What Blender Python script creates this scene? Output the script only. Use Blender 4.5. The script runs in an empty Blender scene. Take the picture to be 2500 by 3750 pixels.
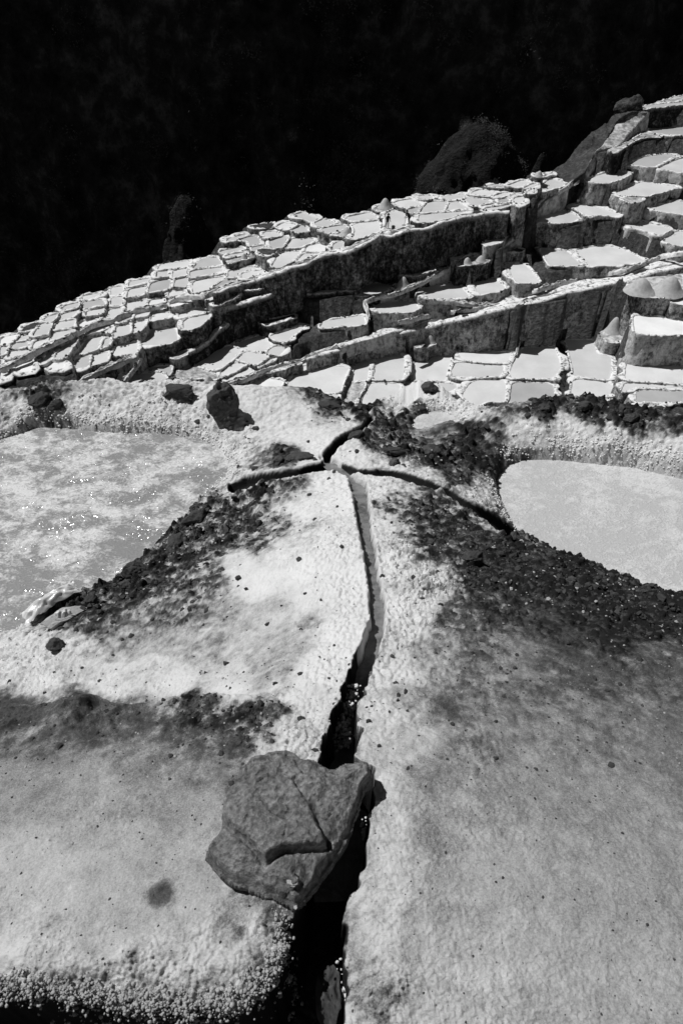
import bpy, bmesh, math, random
import numpy as np
from mathutils import Vector, Matrix

random.seed(7)
rng = np.random.default_rng(11)
scene = bpy.context.scene
COL = scene.collection

# ---------------------------------------------------------------- camera
PITCH = math.radians(42.0)
cp, sp = math.cos(PITCH), math.sin(PITCH)
cam_data = bpy.data.cameras.new('camera')
cam = bpy.data.objects.new('camera', cam_data)
COL.objects.link(cam)
cam.location = (0, 0, 0)
cam.rotation_euler = (math.radians(90) - PITCH, 0, 0)
cam_data.sensor_fit = 'VERTICAL'
cam_data.sensor_height = 36.0
cam_data.lens = 36.0 * 2500 / 3750
cam_data.clip_start = 0.05
cam_data.clip_end = 2000
cam_data.dof.use_dof = True
cam_data.dof.focus_distance = 6.0
cam_data.dof.aperture_fstop = 16.0
scene.camera = cam

# ---------------------------------------------------------------- light
SUN_VEC = Vector((-0.52, 0.21, 0.95)).normalized()
SUN_EL = math.asin(SUN_VEC.z)
SUN_AZ = math.atan2(SUN_VEC.x, SUN_VEC.y)
world = bpy.data.worlds.new('World')
scene.world = world
world.use_nodes = True
wn = world.node_tree
for n in list(wn.nodes):
    wn.nodes.remove(n)
w_out = wn.nodes.new('ShaderNodeOutputWorld')
w_bg = wn.nodes.new('ShaderNodeBackground')
w_sky = wn.nodes.new('ShaderNodeTexSky')
w_sky.sky_type = 'NISHITA'
w_sky.sun_disc = False
w_sky.sun_elevation = SUN_EL
w_sky.sun_rotation = SUN_AZ
w_sky.altitude = 3000
w_sep = wn.nodes.new('ShaderNodeSeparateColor')      # black-and-white film behind a red filter
wn.links.new(w_sky.outputs[0], w_sep.inputs[0])
wn.links.new(w_sep.outputs[0], w_bg.inputs[0])
w_bg.inputs[1].default_value = 0.05
wn.links.new(w_bg.outputs[0], w_out.inputs[0])

sun_data = bpy.data.lights.new('sun', 'SUN')
sun_data.energy = 4.0
sun_data.angle = math.radians(0.5)
sun_data.color = (1, 1, 1)
sun = bpy.data.objects.new('sun', sun_data)
COL.objects.link(sun)
sun.rotation_euler = SUN_VEC.to_track_quat('Z', 'Y').to_euler()

scene.view_settings.view_transform = 'Standard'
scene.view_settings.look = 'None'
scene.view_settings.exposure = 0.0
scene.view_settings.gamma = 1.0
scene.view_settings.use_curve_mapping = False
scene.render.engine = 'CYCLES'
scene.cycles.max_bounces = 6
scene.cycles.diffuse_bounces = 3
scene.cycles.glossy_bounces = 2
scene.cycles.caustics_reflective = False
scene.cycles.caustics_refractive = False

# ---------------------------------------------------------------- helpers
FD = 1568.0          # focal length in the 1568 x 2352 measuring frame


def ray(u, v):
    X = (u - 784.0) / FD
    Y = (1176.0 - v) / FD
    return X, cp + Y * sp, -sp + Y * cp


def at_z(u, v, z):
    dx, dy, dz = ray(u, v)
    s = z / dz
    return np.array((dx * s, dy * s, z))


def proj(x, y, z):
    d = y * cp - z * sp
    return 784.0 + FD * x / d, 1176.0 - FD * (y * sp + z * cp) / d, d


def hash2(ix, iy, seed):
    h = (ix.astype(np.int64) * 374761393 + iy.astype(np.int64) * 668265263 + seed * 974634521) & 0xFFFFFFFF
    h = ((h ^ (h >> 13)) * 1274126177) & 0xFFFFFFFF
    h = h ^ (h >> 16)
    h = (h * 2246822519) & 0xFFFFFFFF
    return ((h ^ (h >> 15)) & 0xFFFFFF) / float(0xFFFFFF)


def noise2(x, y, seed=0):
    ix = np.floor(x); iy = np.floor(y)
    fx = x - ix; fy = y - iy
    fx = fx * fx * fx * (fx * (fx * 6 - 15) + 10); fy = fy * fy * fy * (fy * (fy * 6 - 15) + 10)
    a = hash2(ix, iy, seed); b = hash2(ix + 1, iy, seed)
    c = hash2(ix, iy + 1, seed); d = hash2(ix + 1, iy + 1, seed)
    return (a + (b - a) * fx) * (1 - fy) + (c + (d - c) * fx) * fy


def fbm2(x, y, octaves=4, seed=0, gain=0.5):
    t = 0; a = 1.0; n = 0
    for o in range(octaves):
        ca, sa = math.cos(0.6 * o), math.sin(0.6 * o)
        f = 2.0 ** o
        t = t + a * (noise2((x * ca - y * sa) * f + 17.3 * o, (x * sa + y * ca) * f - 9.1 * o, seed + o) - 0.5)
        n += a; a *= gain
    return t / n * 2


def worley2(x, y, seed=0):
    ix = np.floor(x); iy = np.floor(y)
    best = np.full(np.shape(x), 9.0); bid = np.zeros(np.shape(x))
    for ox in (-1, 0, 1):
        for oy in (-1, 0, 1):
            cx = ix + ox; cy = iy + oy
            px = cx + 0.15 + 0.7 * hash2(cx, cy, seed); py = cy + 0.15 + 0.7 * hash2(cx, cy, seed + 71)
            d = (px - x) ** 2 + (py - y) ** 2
            m = d < best
            best = np.where(m, d, best)
            bid = np.where(m, hash2(cx, cy, seed + 133), bid)
    return np.sqrt(best), bid


def hash3(ix, iy, iz, seed):
    return hash2(ix + iz * 57, iy - iz * 131, seed + 5)


def noise3(p, seed=0):
    i = np.floor(p); f = p - i
    f = f * f * (3 - 2 * f)
    r = 0
    for a in (0, 1):
        for b in (0, 1):
            for c in (0, 1):
                w = (f[:, 0] if a else 1 - f[:, 0]) * (f[:, 1] if b else 1 - f[:, 1]) * (f[:, 2] if c else 1 - f[:, 2])
                r = r + w * hash3(i[:, 0] + a, i[:, 1] + b, i[:, 2] + c, seed)
    return r


def fbm3(p, octaves=4, seed=0, gain=0.5):
    t = 0; a = 1.0; n = 0
    for o in range(octaves):
        t = t + a * (noise3(p * 2.0 ** o + 13.7 * o, seed + o) - 0.5)
        n += a; a *= gain
    return t / n * 2


def sstep(a, b, x):
    t = np.clip((x - a) / (b - a), 0, 1)
    return t * t * (3 - 2 * t)


def seg_dist(px, py, line, vals=None):
    """distance to a polyline (and an interpolated value along it)"""
    best = np.full(np.shape(px), 1e9); bv = np.zeros(np.shape(px))
    for i in range(len(line) - 1):
        ax, ay = line[i][:2]; bx, by = line[i + 1][:2]
        L2 = (bx - ax) ** 2 + (by - ay) ** 2 + 1e-12
        t = np.clip(((px - ax) * (bx - ax) + (py - ay) * (by - ay)) / L2, 0, 1)
        d = np.hypot(px - ax - t * (bx - ax), py - ay - t * (by - ay))
        m = d < best
        best = np.where(m, d, best)
        if vals is not None:
            bv = np.where(m, vals[i] + t * (vals[i + 1] - vals[i]), bv)
    return (best, bv) if vals is not None else best


def inside(px, py, poly):
    ins = np.zeros(np.shape(px), bool)
    n = len(poly)
    for i in range(n):
        ax, ay = poly[i][:2]; bx, by = poly[(i + 1) % n][:2]
        if ay == by:
            continue
        c = (ay > py) != (by > py)
        ins ^= c & (px < (bx - ax) * (py - ay) / (by - ay) + ax)
    return ins


def poly_sd(px, py, poly):
    """signed distance, negative inside"""
    d = seg_dist(px, py, list(poly) + [poly[0]])
    return np.where(inside(px, py, poly), -d, d)


def tps(pts, lam=1e-4):
    P = np.array([(p[0], p[1]) for p in pts]); Z = np.array([p[2] for p in pts]); n = len(P)
    r2 = ((P[:, None] - P[None]) ** 2).sum(-1)
    K = 0.5 * r2 * np.log(r2 + 1e-9) + lam * np.eye(n)
    A = np.zeros((n + 3, n + 3)); A[:n, :n] = K; A[:n, n] = 1; A[:n, n + 1:] = P; A[n, :n] = 1; A[n + 1:, :n] = P.T
    w = np.linalg.solve(A, np.concatenate([Z, np.zeros(3)]))

    def f(x, y):
        x = np.asarray(x, float); y = np.asarray(y, float)
        out = w[n] + w[n + 1] * x + w[n + 2] * y
        for i in range(n):
            d = (x - P[i, 0]) ** 2 + (y - P[i, 1]) ** 2
            out = out + w[i] * 0.5 * d * np.log(d + 1e-9)
        return out
    return f


def resample(line, step, closed=False):
    L = np.array(line, float)
    if closed:
        L = np.vstack([L, L[:1]])
    d = np.concatenate([[0], np.cumsum(np.sqrt((np.diff(L, axis=0) ** 2).sum(1)))])
    n = max(4, int(round(d[-1] / step)))
    t = np.linspace(0, d[-1], n + 1)
    out = np.stack([np.interp(t, d, L[:, k]) for k in range(L.shape[1])], 1)
    return out[:-1] if closed else out


def chaikin(p, it=2, r=0.22, closed=True):
    p = np.array(p, float)
    for _ in range(it):
        if closed:
            q = np.roll(p, -1, axis=0)
            p = np.stack([p * (1 - r) + q * r, p * r + q * (1 - r)], 1).reshape(-1, p.shape[1])
        else:
            a, b = p[:-1], p[1:]
            m = np.stack([a * (1 - r) + b * r, a * r + b * (1 - r)], 1).reshape(-1, p.shape[1])
            p = np.vstack([p[:1], m[1:-1], p[-1:]])
    return p


def new_mesh(name, verts, faces, mat=None, attrs=None, smooth=True):
    me = bpy.data.meshes.new(name)
    v = np.asarray(verts, np.float32)
    if isinstance(faces, np.ndarray):
        nf, k = faces.shape
        me.vertices.add(len(v)); me.vertices.foreach_set('co', v.ravel())
        me.loops.add(nf * k); me.loops.foreach_set('vertex_index', faces.astype(np.int32).ravel())
        me.polygons.add(nf)
        me.polygons.foreach_set('loop_start', np.arange(0, nf * k, k, dtype=np.int32))
        me.polygons.foreach_set('loop_total', np.full(nf, k, np.int32))
        me.update(calc_edges=True)
    else:
        me.from_pydata([tuple(map(float, q)) for q in v], [], faces)
        me.update()
    me.polygons.foreach_set('use_smooth', np.full(len(me.polygons), smooth, bool))
    for k, a in (attrs or {}).items():
        at = me.attributes.new(k, 'FLOAT', 'POINT')
        at.data.foreach_set('value', np.asarray(a, np.float32).ravel())
    if mat:
        me.materials.append(mat)
    return me


def link(name, me, parent=None, **props):
    o = bpy.data.objects.new(name, me)
    COL.objects.link(o)
    if parent is not None:
        o.parent = parent
    for k, v in props.items():
        if v is not None:
            o[k] = v
    return o


def empty(name, loc, **props):
    o = link(name, None, **props)
    o.location = loc
    o.empty_display_size = 0.2
    return o


def grid_faces(nr, nc, wrap=False):
    r = np.arange(nr - 1)[:, None]; c = np.arange(nc if wrap else nc - 1)[None]
    c2 = (c + 1) % nc
    a = r * nc + c; b = r * nc + c2
    return np.stack([a, b, b + nc, a + nc], -1).reshape(-1, 4)


ICO = {}


def ico(sub):
    if sub not in ICO:
        bm = bmesh.new()
        bmesh.ops.create_icosphere(bm, subdivisions=sub, radius=1)
        ICO[sub] = (np.array([v.co[:] for v in bm.verts]), np.array([[v.index for v in f.verts] for f in bm.faces]))
        bm.free()
    return ICO[sub]


def blobs(name, pos, size, mat, kind='stuff', sub=1, rough=0.3, flat=0.8, parent=None, attrs=None, smooth=True, seed=3, **props):
    """many small lumps joined into one mesh"""
    V, Fc = ico(sub)
    n = len(pos); m = len(V)
    r = np.random.default_rng(seed)
    q = r.normal(size=(n, 4)); q /= np.linalg.norm(q, axis=1)[:, None]
    w, x, y, z = q.T
    R = np.stack([1 - 2 * (y * y + z * z), 2 * (x * y - z * w), 2 * (x * z + y * w),
                  2 * (x * y + z * w), 1 - 2 * (x * x + z * z), 2 * (y * z - x * w),
                  2 * (x * z - y * w), 2 * (y * z + x * w), 1 - 2 * (x * x + y * y)], 1).reshape(n, 3, 3)
    jit = 1 + rough * (r.random((n, m)) - 0.5) * 2
    sc = np.asarray(size)[:, None] * (0.75 + 0.5 * r.random((n, 3)))
    loc = np.einsum('nij,nmj->nmi', R, V[None] * jit[..., None] * 1.0) * sc[:, None]
    loc[..., 2] *= flat
    vv = (np.asarray(pos)[:, None] + loc).reshape(-1, 3)
    ff = (Fc[None] + (np.arange(n) * m)[:, None, None]).reshape(-1, 3)
    at = {k: np.repeat(a, m) for k, a in (attrs or {}).items()}
    me = new_mesh(name, vv, ff, mat, at, smooth)
    return link(name, me, parent, kind=kind, **props)


# ---------------------------------------------------------------- materials
def mat_new(name):
    m = bpy.data.materials.new(name)
    m.use_nodes = True
    nt = m.node_tree
    for n in list(nt.nodes):
        nt.nodes.remove(n)
    out = nt.nodes.new('ShaderNodeOutputMaterial')
    b = nt.nodes.new('ShaderNodeBsdfPrincipled')
    nt.links.new(b.outputs[0], out.inputs[0])
    return m, nt, b


def nd(nt, typ, **kw):
    n = nt.nodes.new(typ)
    for k, v in kw.items():
        setattr(n, k, v)
    return n


def math_n(nt, op, a, b=None, c=None, clamp=False):
    n = nd(nt, 'ShaderNodeMath', operation=op, use_clamp=clamp)
    for i, s in enumerate((a, b, c)):
        if s is None:
            continue
        if isinstance(s, (int, float)):
            n.inputs[i].default_value = s
        else:
            nt.links.new(s, n.inputs[i])
    return n.outputs[0]


def noise_n(nt, vec, scale, detail=4, rough=0.55, dist=0.0):
    n = nd(nt, 'ShaderNodeTexNoise')
    n.inputs['Scale'].default_value = scale
    n.inputs['Detail'].default_value = detail
    n.inputs['Roughness'].default_value = rough
    n.inputs['Distortion'].default_value = dist
    nt.links.new(vec, n.inputs['Vector'])
    return n.outputs[0]


def ramp_n(nt, fac, stops, interp='LINEAR'):
    n = nd(nt, 'ShaderNodeValToRGB')
    n.color_ramp.interpolation = interp
    el = n.color_ramp.elements
    while len(el) < len(stops):
        el.new(0.5)
    for e, (p, c) in zip(el, stops):
        e.position = p
        e.color = (c, c, c, 1)
    nt.links.new(fac, n.inputs[0])
    return n.outputs[0]


def mapping(nt, vec, scale):
    n = nd(nt, 'ShaderNodeMapping')
    n.inputs['Scale'].default_value = scale
    nt.links.new(vec, n.inputs['Vector'])
    return n.outputs[0]


def bump_n(nt, h, strength, dist, b):
    n = nd(nt, 'ShaderNodeBump')
    n.inputs['Strength'].default_value = strength
    n.inputs['Distance'].default_value = dist
    nt.links.new(h, n.inputs['Height'])
    nt.links.new(n.outputs[0], b.inputs['Normal'])
    return n


def attr_n(nt, name):
    return nd(nt, 'ShaderNodeAttribute', attribute_name=name).outputs['Fac']


SALT_RAMP = [(0.0, 0.012), (0.12, 0.026), (0.3, 0.10), (0.42, 0.22), (0.55, 0.40), (0.7, 0.58), (0.85, 0.68), (1.0, 0.77)]


def make_ground_mat():
    m, nt, b = mat_new('salt_and_soil')
    pos = nd(nt, 'ShaderNodeNewGeometry').outputs['Position']
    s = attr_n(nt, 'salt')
    n1 = noise_n(nt, pos, 9, 6, 0.65)
    n2 = noise_n(nt, pos, 60, 5, 0.7)
    n3 = noise_n(nt, pos, 230, 5, 0.75)
    k = math_n(nt, 'ADD', math_n(nt, 'MULTIPLY', math_n(nt, 'SUBTRACT', n1, 0.5), 0.12),
               math_n(nt, 'ADD', math_n(nt, 'MULTIPLY', math_n(nt, 'SUBTRACT', n2, 0.5), 0.34),
                      math_n(nt, 'MULTIPLY', math_n(nt, 'SUBTRACT', n3, 0.5), 0.85)))
    rgh = attr_n(nt, 'rough')
    k = math_n(nt, 'MULTIPLY', k, math_n(nt, 'ADD', 0.62, math_n(nt, 'MULTIPLY', rgh, 0.55)))
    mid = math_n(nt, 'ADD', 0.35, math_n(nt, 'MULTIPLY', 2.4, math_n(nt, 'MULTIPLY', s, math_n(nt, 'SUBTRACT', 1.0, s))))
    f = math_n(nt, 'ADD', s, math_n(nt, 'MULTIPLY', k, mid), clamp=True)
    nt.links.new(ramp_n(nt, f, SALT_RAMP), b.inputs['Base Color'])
    b.inputs['Roughness'].default_value = 0.9
    b.inputs['Specular IOR Level'].default_value = 0.2
    h = math_n(nt, 'ADD', math_n(nt, 'MULTIPLY', n2, 1.0), math_n(nt, 'MULTIPLY', n3, 0.8))
    bn = bump_n(nt, h, 0.8, 0.010, b)
    nt.links.new(math_n(nt, 'ADD', 0.6, math_n(nt, 'MULTIPLY', rgh, 0.35)), bn.inputs['Strength'])
    return m


def make_lump_mat(name, stops, scale=80, bump=0.006, bs=0.5):
    m, nt, b = mat_new(name)
    pos = nd(nt, 'ShaderNodeNewGeometry').outputs['Position']
    n1 = noise_n(nt, pos, scale, 5, 0.65)
    n2 = noise_n(nt, pos, scale * 0.14, 3, 0.6)
    f = math_n(nt, 'ADD', math_n(nt, 'MULTIPLY', n1, 0.65), math_n(nt, 'MULTIPLY', n2, 0.35))
    nt.links.new(ramp_n(nt, f, stops), b.inputs['Base Color'])
    b.inputs['Roughness'].default_value = 0.9
    b.inputs['Specular IOR Level'].default_value = 0.2
    bump_n(nt, n1, bs, bump, b)
    return m


def make_wall_mat():
    """retaining walls of the terraces: dark earth under vertical runs of salt; obj.color.r = how much salt"""
    m, nt, b = mat_new('salt_streaked_earth_wall')
    pos = nd(nt, 'ShaderNodeNewGeometry').outputs['Position']
    wall = attr_n(nt, 'wall')
    oc = nd(nt, 'ShaderNodeObjectInfo').outputs['Color']
    sepc = nd(nt, 'ShaderNodeSeparateColor')
    nt.links.new(oc, sepc.inputs[0])
    saltiness = sepc.outputs[0]
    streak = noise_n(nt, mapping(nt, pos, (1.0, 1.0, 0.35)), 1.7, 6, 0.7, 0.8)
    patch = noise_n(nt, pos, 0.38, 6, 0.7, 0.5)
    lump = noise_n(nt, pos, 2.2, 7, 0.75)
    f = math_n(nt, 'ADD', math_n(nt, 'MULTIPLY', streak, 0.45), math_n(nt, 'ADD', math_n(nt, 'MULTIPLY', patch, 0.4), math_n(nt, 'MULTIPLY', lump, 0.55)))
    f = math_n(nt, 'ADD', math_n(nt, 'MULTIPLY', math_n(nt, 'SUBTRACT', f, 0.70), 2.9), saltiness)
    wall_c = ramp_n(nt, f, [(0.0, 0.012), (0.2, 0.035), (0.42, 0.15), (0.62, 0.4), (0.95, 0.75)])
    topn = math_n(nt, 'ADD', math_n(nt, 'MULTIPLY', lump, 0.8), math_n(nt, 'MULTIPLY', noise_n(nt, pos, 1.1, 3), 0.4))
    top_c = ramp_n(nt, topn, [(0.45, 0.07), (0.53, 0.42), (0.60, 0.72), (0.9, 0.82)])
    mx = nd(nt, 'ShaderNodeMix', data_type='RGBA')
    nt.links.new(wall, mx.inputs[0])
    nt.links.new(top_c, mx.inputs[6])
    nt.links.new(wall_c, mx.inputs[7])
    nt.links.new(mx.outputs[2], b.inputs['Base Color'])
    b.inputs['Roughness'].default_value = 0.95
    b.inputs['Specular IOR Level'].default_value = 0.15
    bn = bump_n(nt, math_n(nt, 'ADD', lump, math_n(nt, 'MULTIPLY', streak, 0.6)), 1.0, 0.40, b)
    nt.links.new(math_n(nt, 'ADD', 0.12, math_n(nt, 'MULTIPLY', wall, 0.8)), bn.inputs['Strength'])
    return m


def make_brine_mat(name='still_brine', sparkle=False):
    """shallow salt water over a salt floor; obj.color.r = floor albedo"""
    m, nt, b = mat_new(name)
    pos = nd(nt, 'ShaderNodeNewGeometry').outputs['Position']
    oc = nd(nt, 'ShaderNodeObjectInfo').outputs['Color']
    sepc = nd(nt, 'ShaderNodeSeparateColor')
    nt.links.new(oc, sepc.inputs[0])
    v = sepc.outputs[0]
    n1 = noise_n(nt, pos, 0.35, 3, 0.5)
    n2 = noise_n(nt, pos, 3.0, 5, 0.6)
    k = math_n(nt, 'ADD', 0.72, math_n(nt, 'ADD', math_n(nt, 'MULTIPLY', n1, 0.42), math_n(nt, 'MULTIPLY', n2, 0.14)))
    nt.links.new(math_n(nt, 'MULTIPLY', v, k), b.inputs['Base Color'])
    b.inputs['Roughness'].default_value = 0.45
    b.inputs['Specular IOR Level'].default_value = 0.35
    bump_n(nt, noise_n(nt, pos, 8, 3), 0.15, 0.05, b)
    return m


def make_pool_mat(name, base, patch_amt, sparkle):
    """near pools: grey brine with drifting rafts of salt crystals; crystals glint"""
    m, nt, b = mat_new(name)
    out = [n for n in nt.nodes if n.type == 'OUTPUT_MATERIAL'][0]
    pos = nd(nt, 'ShaderNodeNewGeometry').outputs['Position']
    mp = mapping(nt, pos, (1.0, 1.35, 1.0))
    a = noise_n(nt, mp, 2.4, 4, 0.6, 0.5)
    c = noise_n(nt, mp, 11, 4, 0.6, 0.6)
    d = noise_n(nt, mp, 60, 4, 0.65)
    f = math_n(nt, 'ADD', math_n(nt, 'MULTIPLY', a, 0.5), math_n(nt, 'ADD', math_n(nt, 'MULTIPLY', c, 0.42), math_n(nt, 'MULTIPLY', d, 0.2)))
    g2 = noise_n(nt, mp, 24, 3, 0.55, 1.2)
    raft = math_n(nt, 'ADD', math_n(nt, 'MULTIPLY', ramp_n(nt, f, [(0.52, 0.0), (0.60, 1.0)]), 0.6), math_n(nt, 'MULTIPLY', ramp_n(nt, math_n(nt, 'ADD', math_n(nt, 'MULTIPLY', g2, 0.6), math_n(nt, 'MULTIPLY', a, 0.4)), [(0.50, 0.0), (0.54, 1.0)]), 0.4))
    colr = math_n(nt, 'ADD', base, math_n(nt, 'MULTIPLY', raft, patch_amt))
    colr = math_n(nt, 'MULTIPLY', colr, math_n(nt, 'ADD', 0.8, math_n(nt, 'MULTIPLY', d, 0.4)))
    nt.links.new(colr, b.inputs['Base Color'])
    b.inputs['Roughness'].default_value = 0.5
    b.inputs['Specular IOR Level'].default_value = 0.3
    hh = math_n(nt, 'ADD', math_n(nt, 'MULTIPLY', c, 0.5), math_n(nt, 'ADD', math_n(nt, 'MULTIPLY', d, 0.35), math_n(nt, 'MULTIPLY', raft, 0.25)))
    bump_n(nt, hh, 0.5, 0.03, b)
    if sparkle > 0:
        vo = nd(nt, 'ShaderNodeTexVoronoi', feature='F1')
        vo.inputs['Scale'].default_value = 380
        nt.links.new(pos, vo.inputs['Vector'])
        sub = nd(nt, 'ShaderNodeVectorMath', operation='SUBTRACT')
        nt.links.new(vo.outputs['Color'], sub.inputs[0])
        sub.inputs[1].default_value = (0.5, 0.5, 0.5)
        scl = nd(nt, 'ShaderNodeVectorMath', operation='SCALE')
        nt.links.new(sub.outputs[0], scl.inputs[0])
        scl.inputs['Scale'].default_value = 0.9
        add = nd(nt, 'ShaderNodeVectorMath', operation='ADD')
        nt.links.new(scl.outputs[0], add.inputs[0])
        add.inputs[1].default_value = (0, 0, 1)
        nor = nd(nt, 'ShaderNodeVectorMath', operation='NORMALIZE')
        nt.links.new(add.outputs[0], nor.inputs[0])
        gl = nd(nt, 'ShaderNodeBsdfGlossy')
        gl.inputs['Roughness'].default_value = 0.12
        gl.inputs['Color'].default_value = (0.9, 0.9, 0.9, 1)
        nt.links.new(nor.outputs[0], gl.inputs['Normal'])
        mixs = nd(nt, 'ShaderNodeMixShader')
        nt.links.new(math_n(nt, 'MULTIPLY', ramp_n(nt, math_n(nt, 'ADD', math_n(nt, 'MULTIPLY', noise_n(nt, mapping(nt, pos, (1.0, 2.2, 1.0)), 3.2, 5, 0.7), 0.7), math_n(nt, 'MULTIPLY', d, 0.3)), [(0.55, 0.0), (0.60, 1.0)]), sparkle), mixs.inputs[0])
        nt.links.new(b.outputs[0], mixs.inputs[1])
        nt.links.new(gl.outputs[0], mixs.inputs[2])
        nt.links.new(mixs.outputs[0], out.inputs[0])
    return m


def make_plain(name, v, rough=0.9, scale=6.0, var=0.4, bump=0.02, spec=0.2):
    m, nt, b = mat_new(name)
    pos = nd(nt, 'ShaderNodeNewGeometry').outputs['Position']
    n1 = noise_n(nt, pos, scale, 6, 0.65)
    nt.links.new(ramp_n(nt, n1, [(0.3, v * (1 - var)), (0.7, v * (1 + var))]), b.inputs['Base Color'])
    b.inputs['Roughness'].default_value = rough
    b.inputs['Specular IOR Level'].default_value = spec
    bump_n(nt, n1, 0.6, bump, b)
    return m


M_ground = make_ground_mat()
M_salt = make_lump_mat('white_salt', [(0.2, 0.45), (0.5, 0.68), (0.8, 0.80)], 120)
M_crust = make_lump_mat('grey_salt_crust', [(0.2, 0.22), (0.5, 0.36), (0.8, 0.5)], 160)
M_soil = make_lump_mat('dark_soil', [(0.2, 0.018), (0.5, 0.045), (0.8, 0.11)], 90)
M_rock = make_lump_mat('dark_rock', [(0.2, 0.03), (0.5, 0.06), (0.85, 0.16)], 45, 0.012)
M_wall = make_wall_mat()
M_brine = make_brine_mat()
M_pool_left = make_pool_mat('grey_brine_with_salt_rafts', 0.22, 0.40, 0.22)
M_pool_right = make_pool_mat('pale_brine_with_fine_ripples', 0.46, 0.14, 0.0)
M_pile = make_plain('heaped_salt', 0.42, 0.95, 2.5, 0.2, 0.05)
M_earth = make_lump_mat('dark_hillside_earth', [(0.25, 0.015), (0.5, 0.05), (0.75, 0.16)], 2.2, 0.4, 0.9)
M_ledge = make_lump_mat('salt_crusted_ledge', [(0.34, 0.05), (0.48, 0.33), (0.6, 0.62)], 1.3, 0.3, 1.0)
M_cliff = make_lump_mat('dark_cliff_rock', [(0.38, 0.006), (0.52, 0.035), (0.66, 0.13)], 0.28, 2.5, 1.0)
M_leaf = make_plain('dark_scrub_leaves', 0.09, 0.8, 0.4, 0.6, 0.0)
M_wet = make_plain('dark_wet_mud', 0.02, 0.35, 30, 0.5, 0.01, 0.4)
# ---------------------------------------------------------------- foreground ground
# control points: (u, v, height) -> world points of the mound the photographer stands on
ZB = '''850,2340,-1.70 1200,2340,-1.70 1568,2340,-1.72 1900,2340,-1.75 850,2000,-1.72 1200,2000,-1.73 1568,2000,-1.80 1900,2000,-1.9
860,1750,-1.80 1100,1750,-1.82 1400,1750,-1.92 1568,1700,-2.0 1900,1700,-2.2 870,1550,-1.98 1100,1550,-2.02 1350,1550,-2.12 1568,1500,-2.28
1900,1500,-2.6 880,1420,-2.16 1000,1400,-2.18 1150,1420,-2.22 1350,1430,-2.35 1568,1490,-2.36 870,1300,-2.38 1000,1280,-2.42 1150,1300,-2.48
1300,1300,-2.58 1440,1340,-2.62 1568,1436,-2.46 850,1180,-2.62 950,1170,-2.68 1050,1180,-2.76 1180,1222,-2.85 830,1110,-2.8 920,1085,-2.9
1000,1110,-2.9 1100,1150,-3.05 1140,1180,-3.15 720,1690,-1.88 780,1560,-1.98 820,1440,-2.12 700,1500,-2.10 640,1580,-2.02 820,1300,-2.38
700,1320,-2.42 800,1160,-2.66 730,1120,-2.8 600,1300,-2.55 550,1350,-2.55 650,1200,-2.72 600,1140,-2.9 500,1400,-2.55 400,1450,-2.62
300,1500,-2.7 500,1550,-2.35 400,1590,-2.42 250,1590,-2.6 100,1590,-2.75 0,1590,-2.85 -200,1600,-3.0 500,1230,-2.9 430,1200,-3.1
520,1125,-3.12 380,1280,-3.0 280,1335,-3.12 350,1360,-2.85 200,1420,-2.95 60,1440,-3.15 0,1480,-3.1 100,1510,-2.92 -200,1500,-3.15
740,1050,-2.95 700,1010,-3.02 640,1060,-2.98 560,1060,-3.1 520,1010,-3.15 600,960,-3.1 690,920,-3.10 560,908,-3.05 840,975,-3.12 860,955,-3.18
850,1030,-2.98 950,1030,-3.08 1020,1060,-3.08 1080,1100,-3.1 950,985,-3.33 980,900,-3.3 1060,940,-3.3 1100,985,-3.18 1130,1060,-3.2
0,985,-3.15 200,985,-3.17 400,1005,-3.18 0,915,-3.05 200,906,-3.03 400,902,-3.03 -200,930,-3.05 300,945,-3.08 100,945,-3.08
1200,1045,-3.25 1300,1050,-3.25 1450,1065,-3.25 1568,1090,-3.25 1130,952,-3.12 1250,938,-3.06 1350,938,-3.06 1450,955,-3.06 1568,985,-3.06
1800,1005,-3.06 1250,990,-3.12 1400,1005,-3.12 1568,1035,-3.12 1800,1120,-3.25 200,1100,-3.32 200,1250,-3.32 0,1200,-3.32 0,1380,-3.32
-300,1200,-3.3 1300,1150,-3.42 1500,1200,-3.42 1800,1250,-3.42 1700,1380,-2.6 1568,1425,-3.3 1440,1345,-3.3 1300,1280,-3.3 1182,1240,-3.25 1750,1440,-3.2 640,2300,-1.75 300,2300,-1.85 0,2300,-1.9'''
zb_pts = [at_z(*map(float, s.split(','))) for s in ZB.split()]
zB = tps(zb_pts)
ZA = '''0,2260,-1.75 300,2300,-1.72 640,2150,-1.70 600,1750,-1.80 640,1640,-1.92 300,1900,-1.80 0,1900,-1.85 0,1612,-2.05 100,1614,-2.03
190,1606,-1.99 250,1616,-2.0 400,1602,-1.98 560,1592,-1.96 -200,1610,-2.15 -200,2100,-1.9 500,2000,-1.74 -400,1800,-2.05'''
zA = tps([at_z(*map(float, s.split(','))) for s in ZA.split()])
SLAB = [(-700, 1620, -2.3), (-200, 1608, -2.15), (0, 1609, -2.05), (60, 1612, -2.04), (110, 1616, -2.03), (150, 1606, -2.0), (200, 1600, -1.98), (235, 1604, -1.99), (258, 1618, -2.0),
        (300, 1616, -1.99), (400, 1602, -1.98), (480, 1594, -1.97), (560, 1590, -1.96), (625, 1600, -1.95), (690, 1660, -1.9), (740, 1750, -1.85),
        (700, 2100, -1.72), (700, 2500, -1.7), (-300, 2700, -1.8), (-700, 2500, -2.0)]
slab_plan = [at_z(*p)[:2] for p in SLAB]
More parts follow.
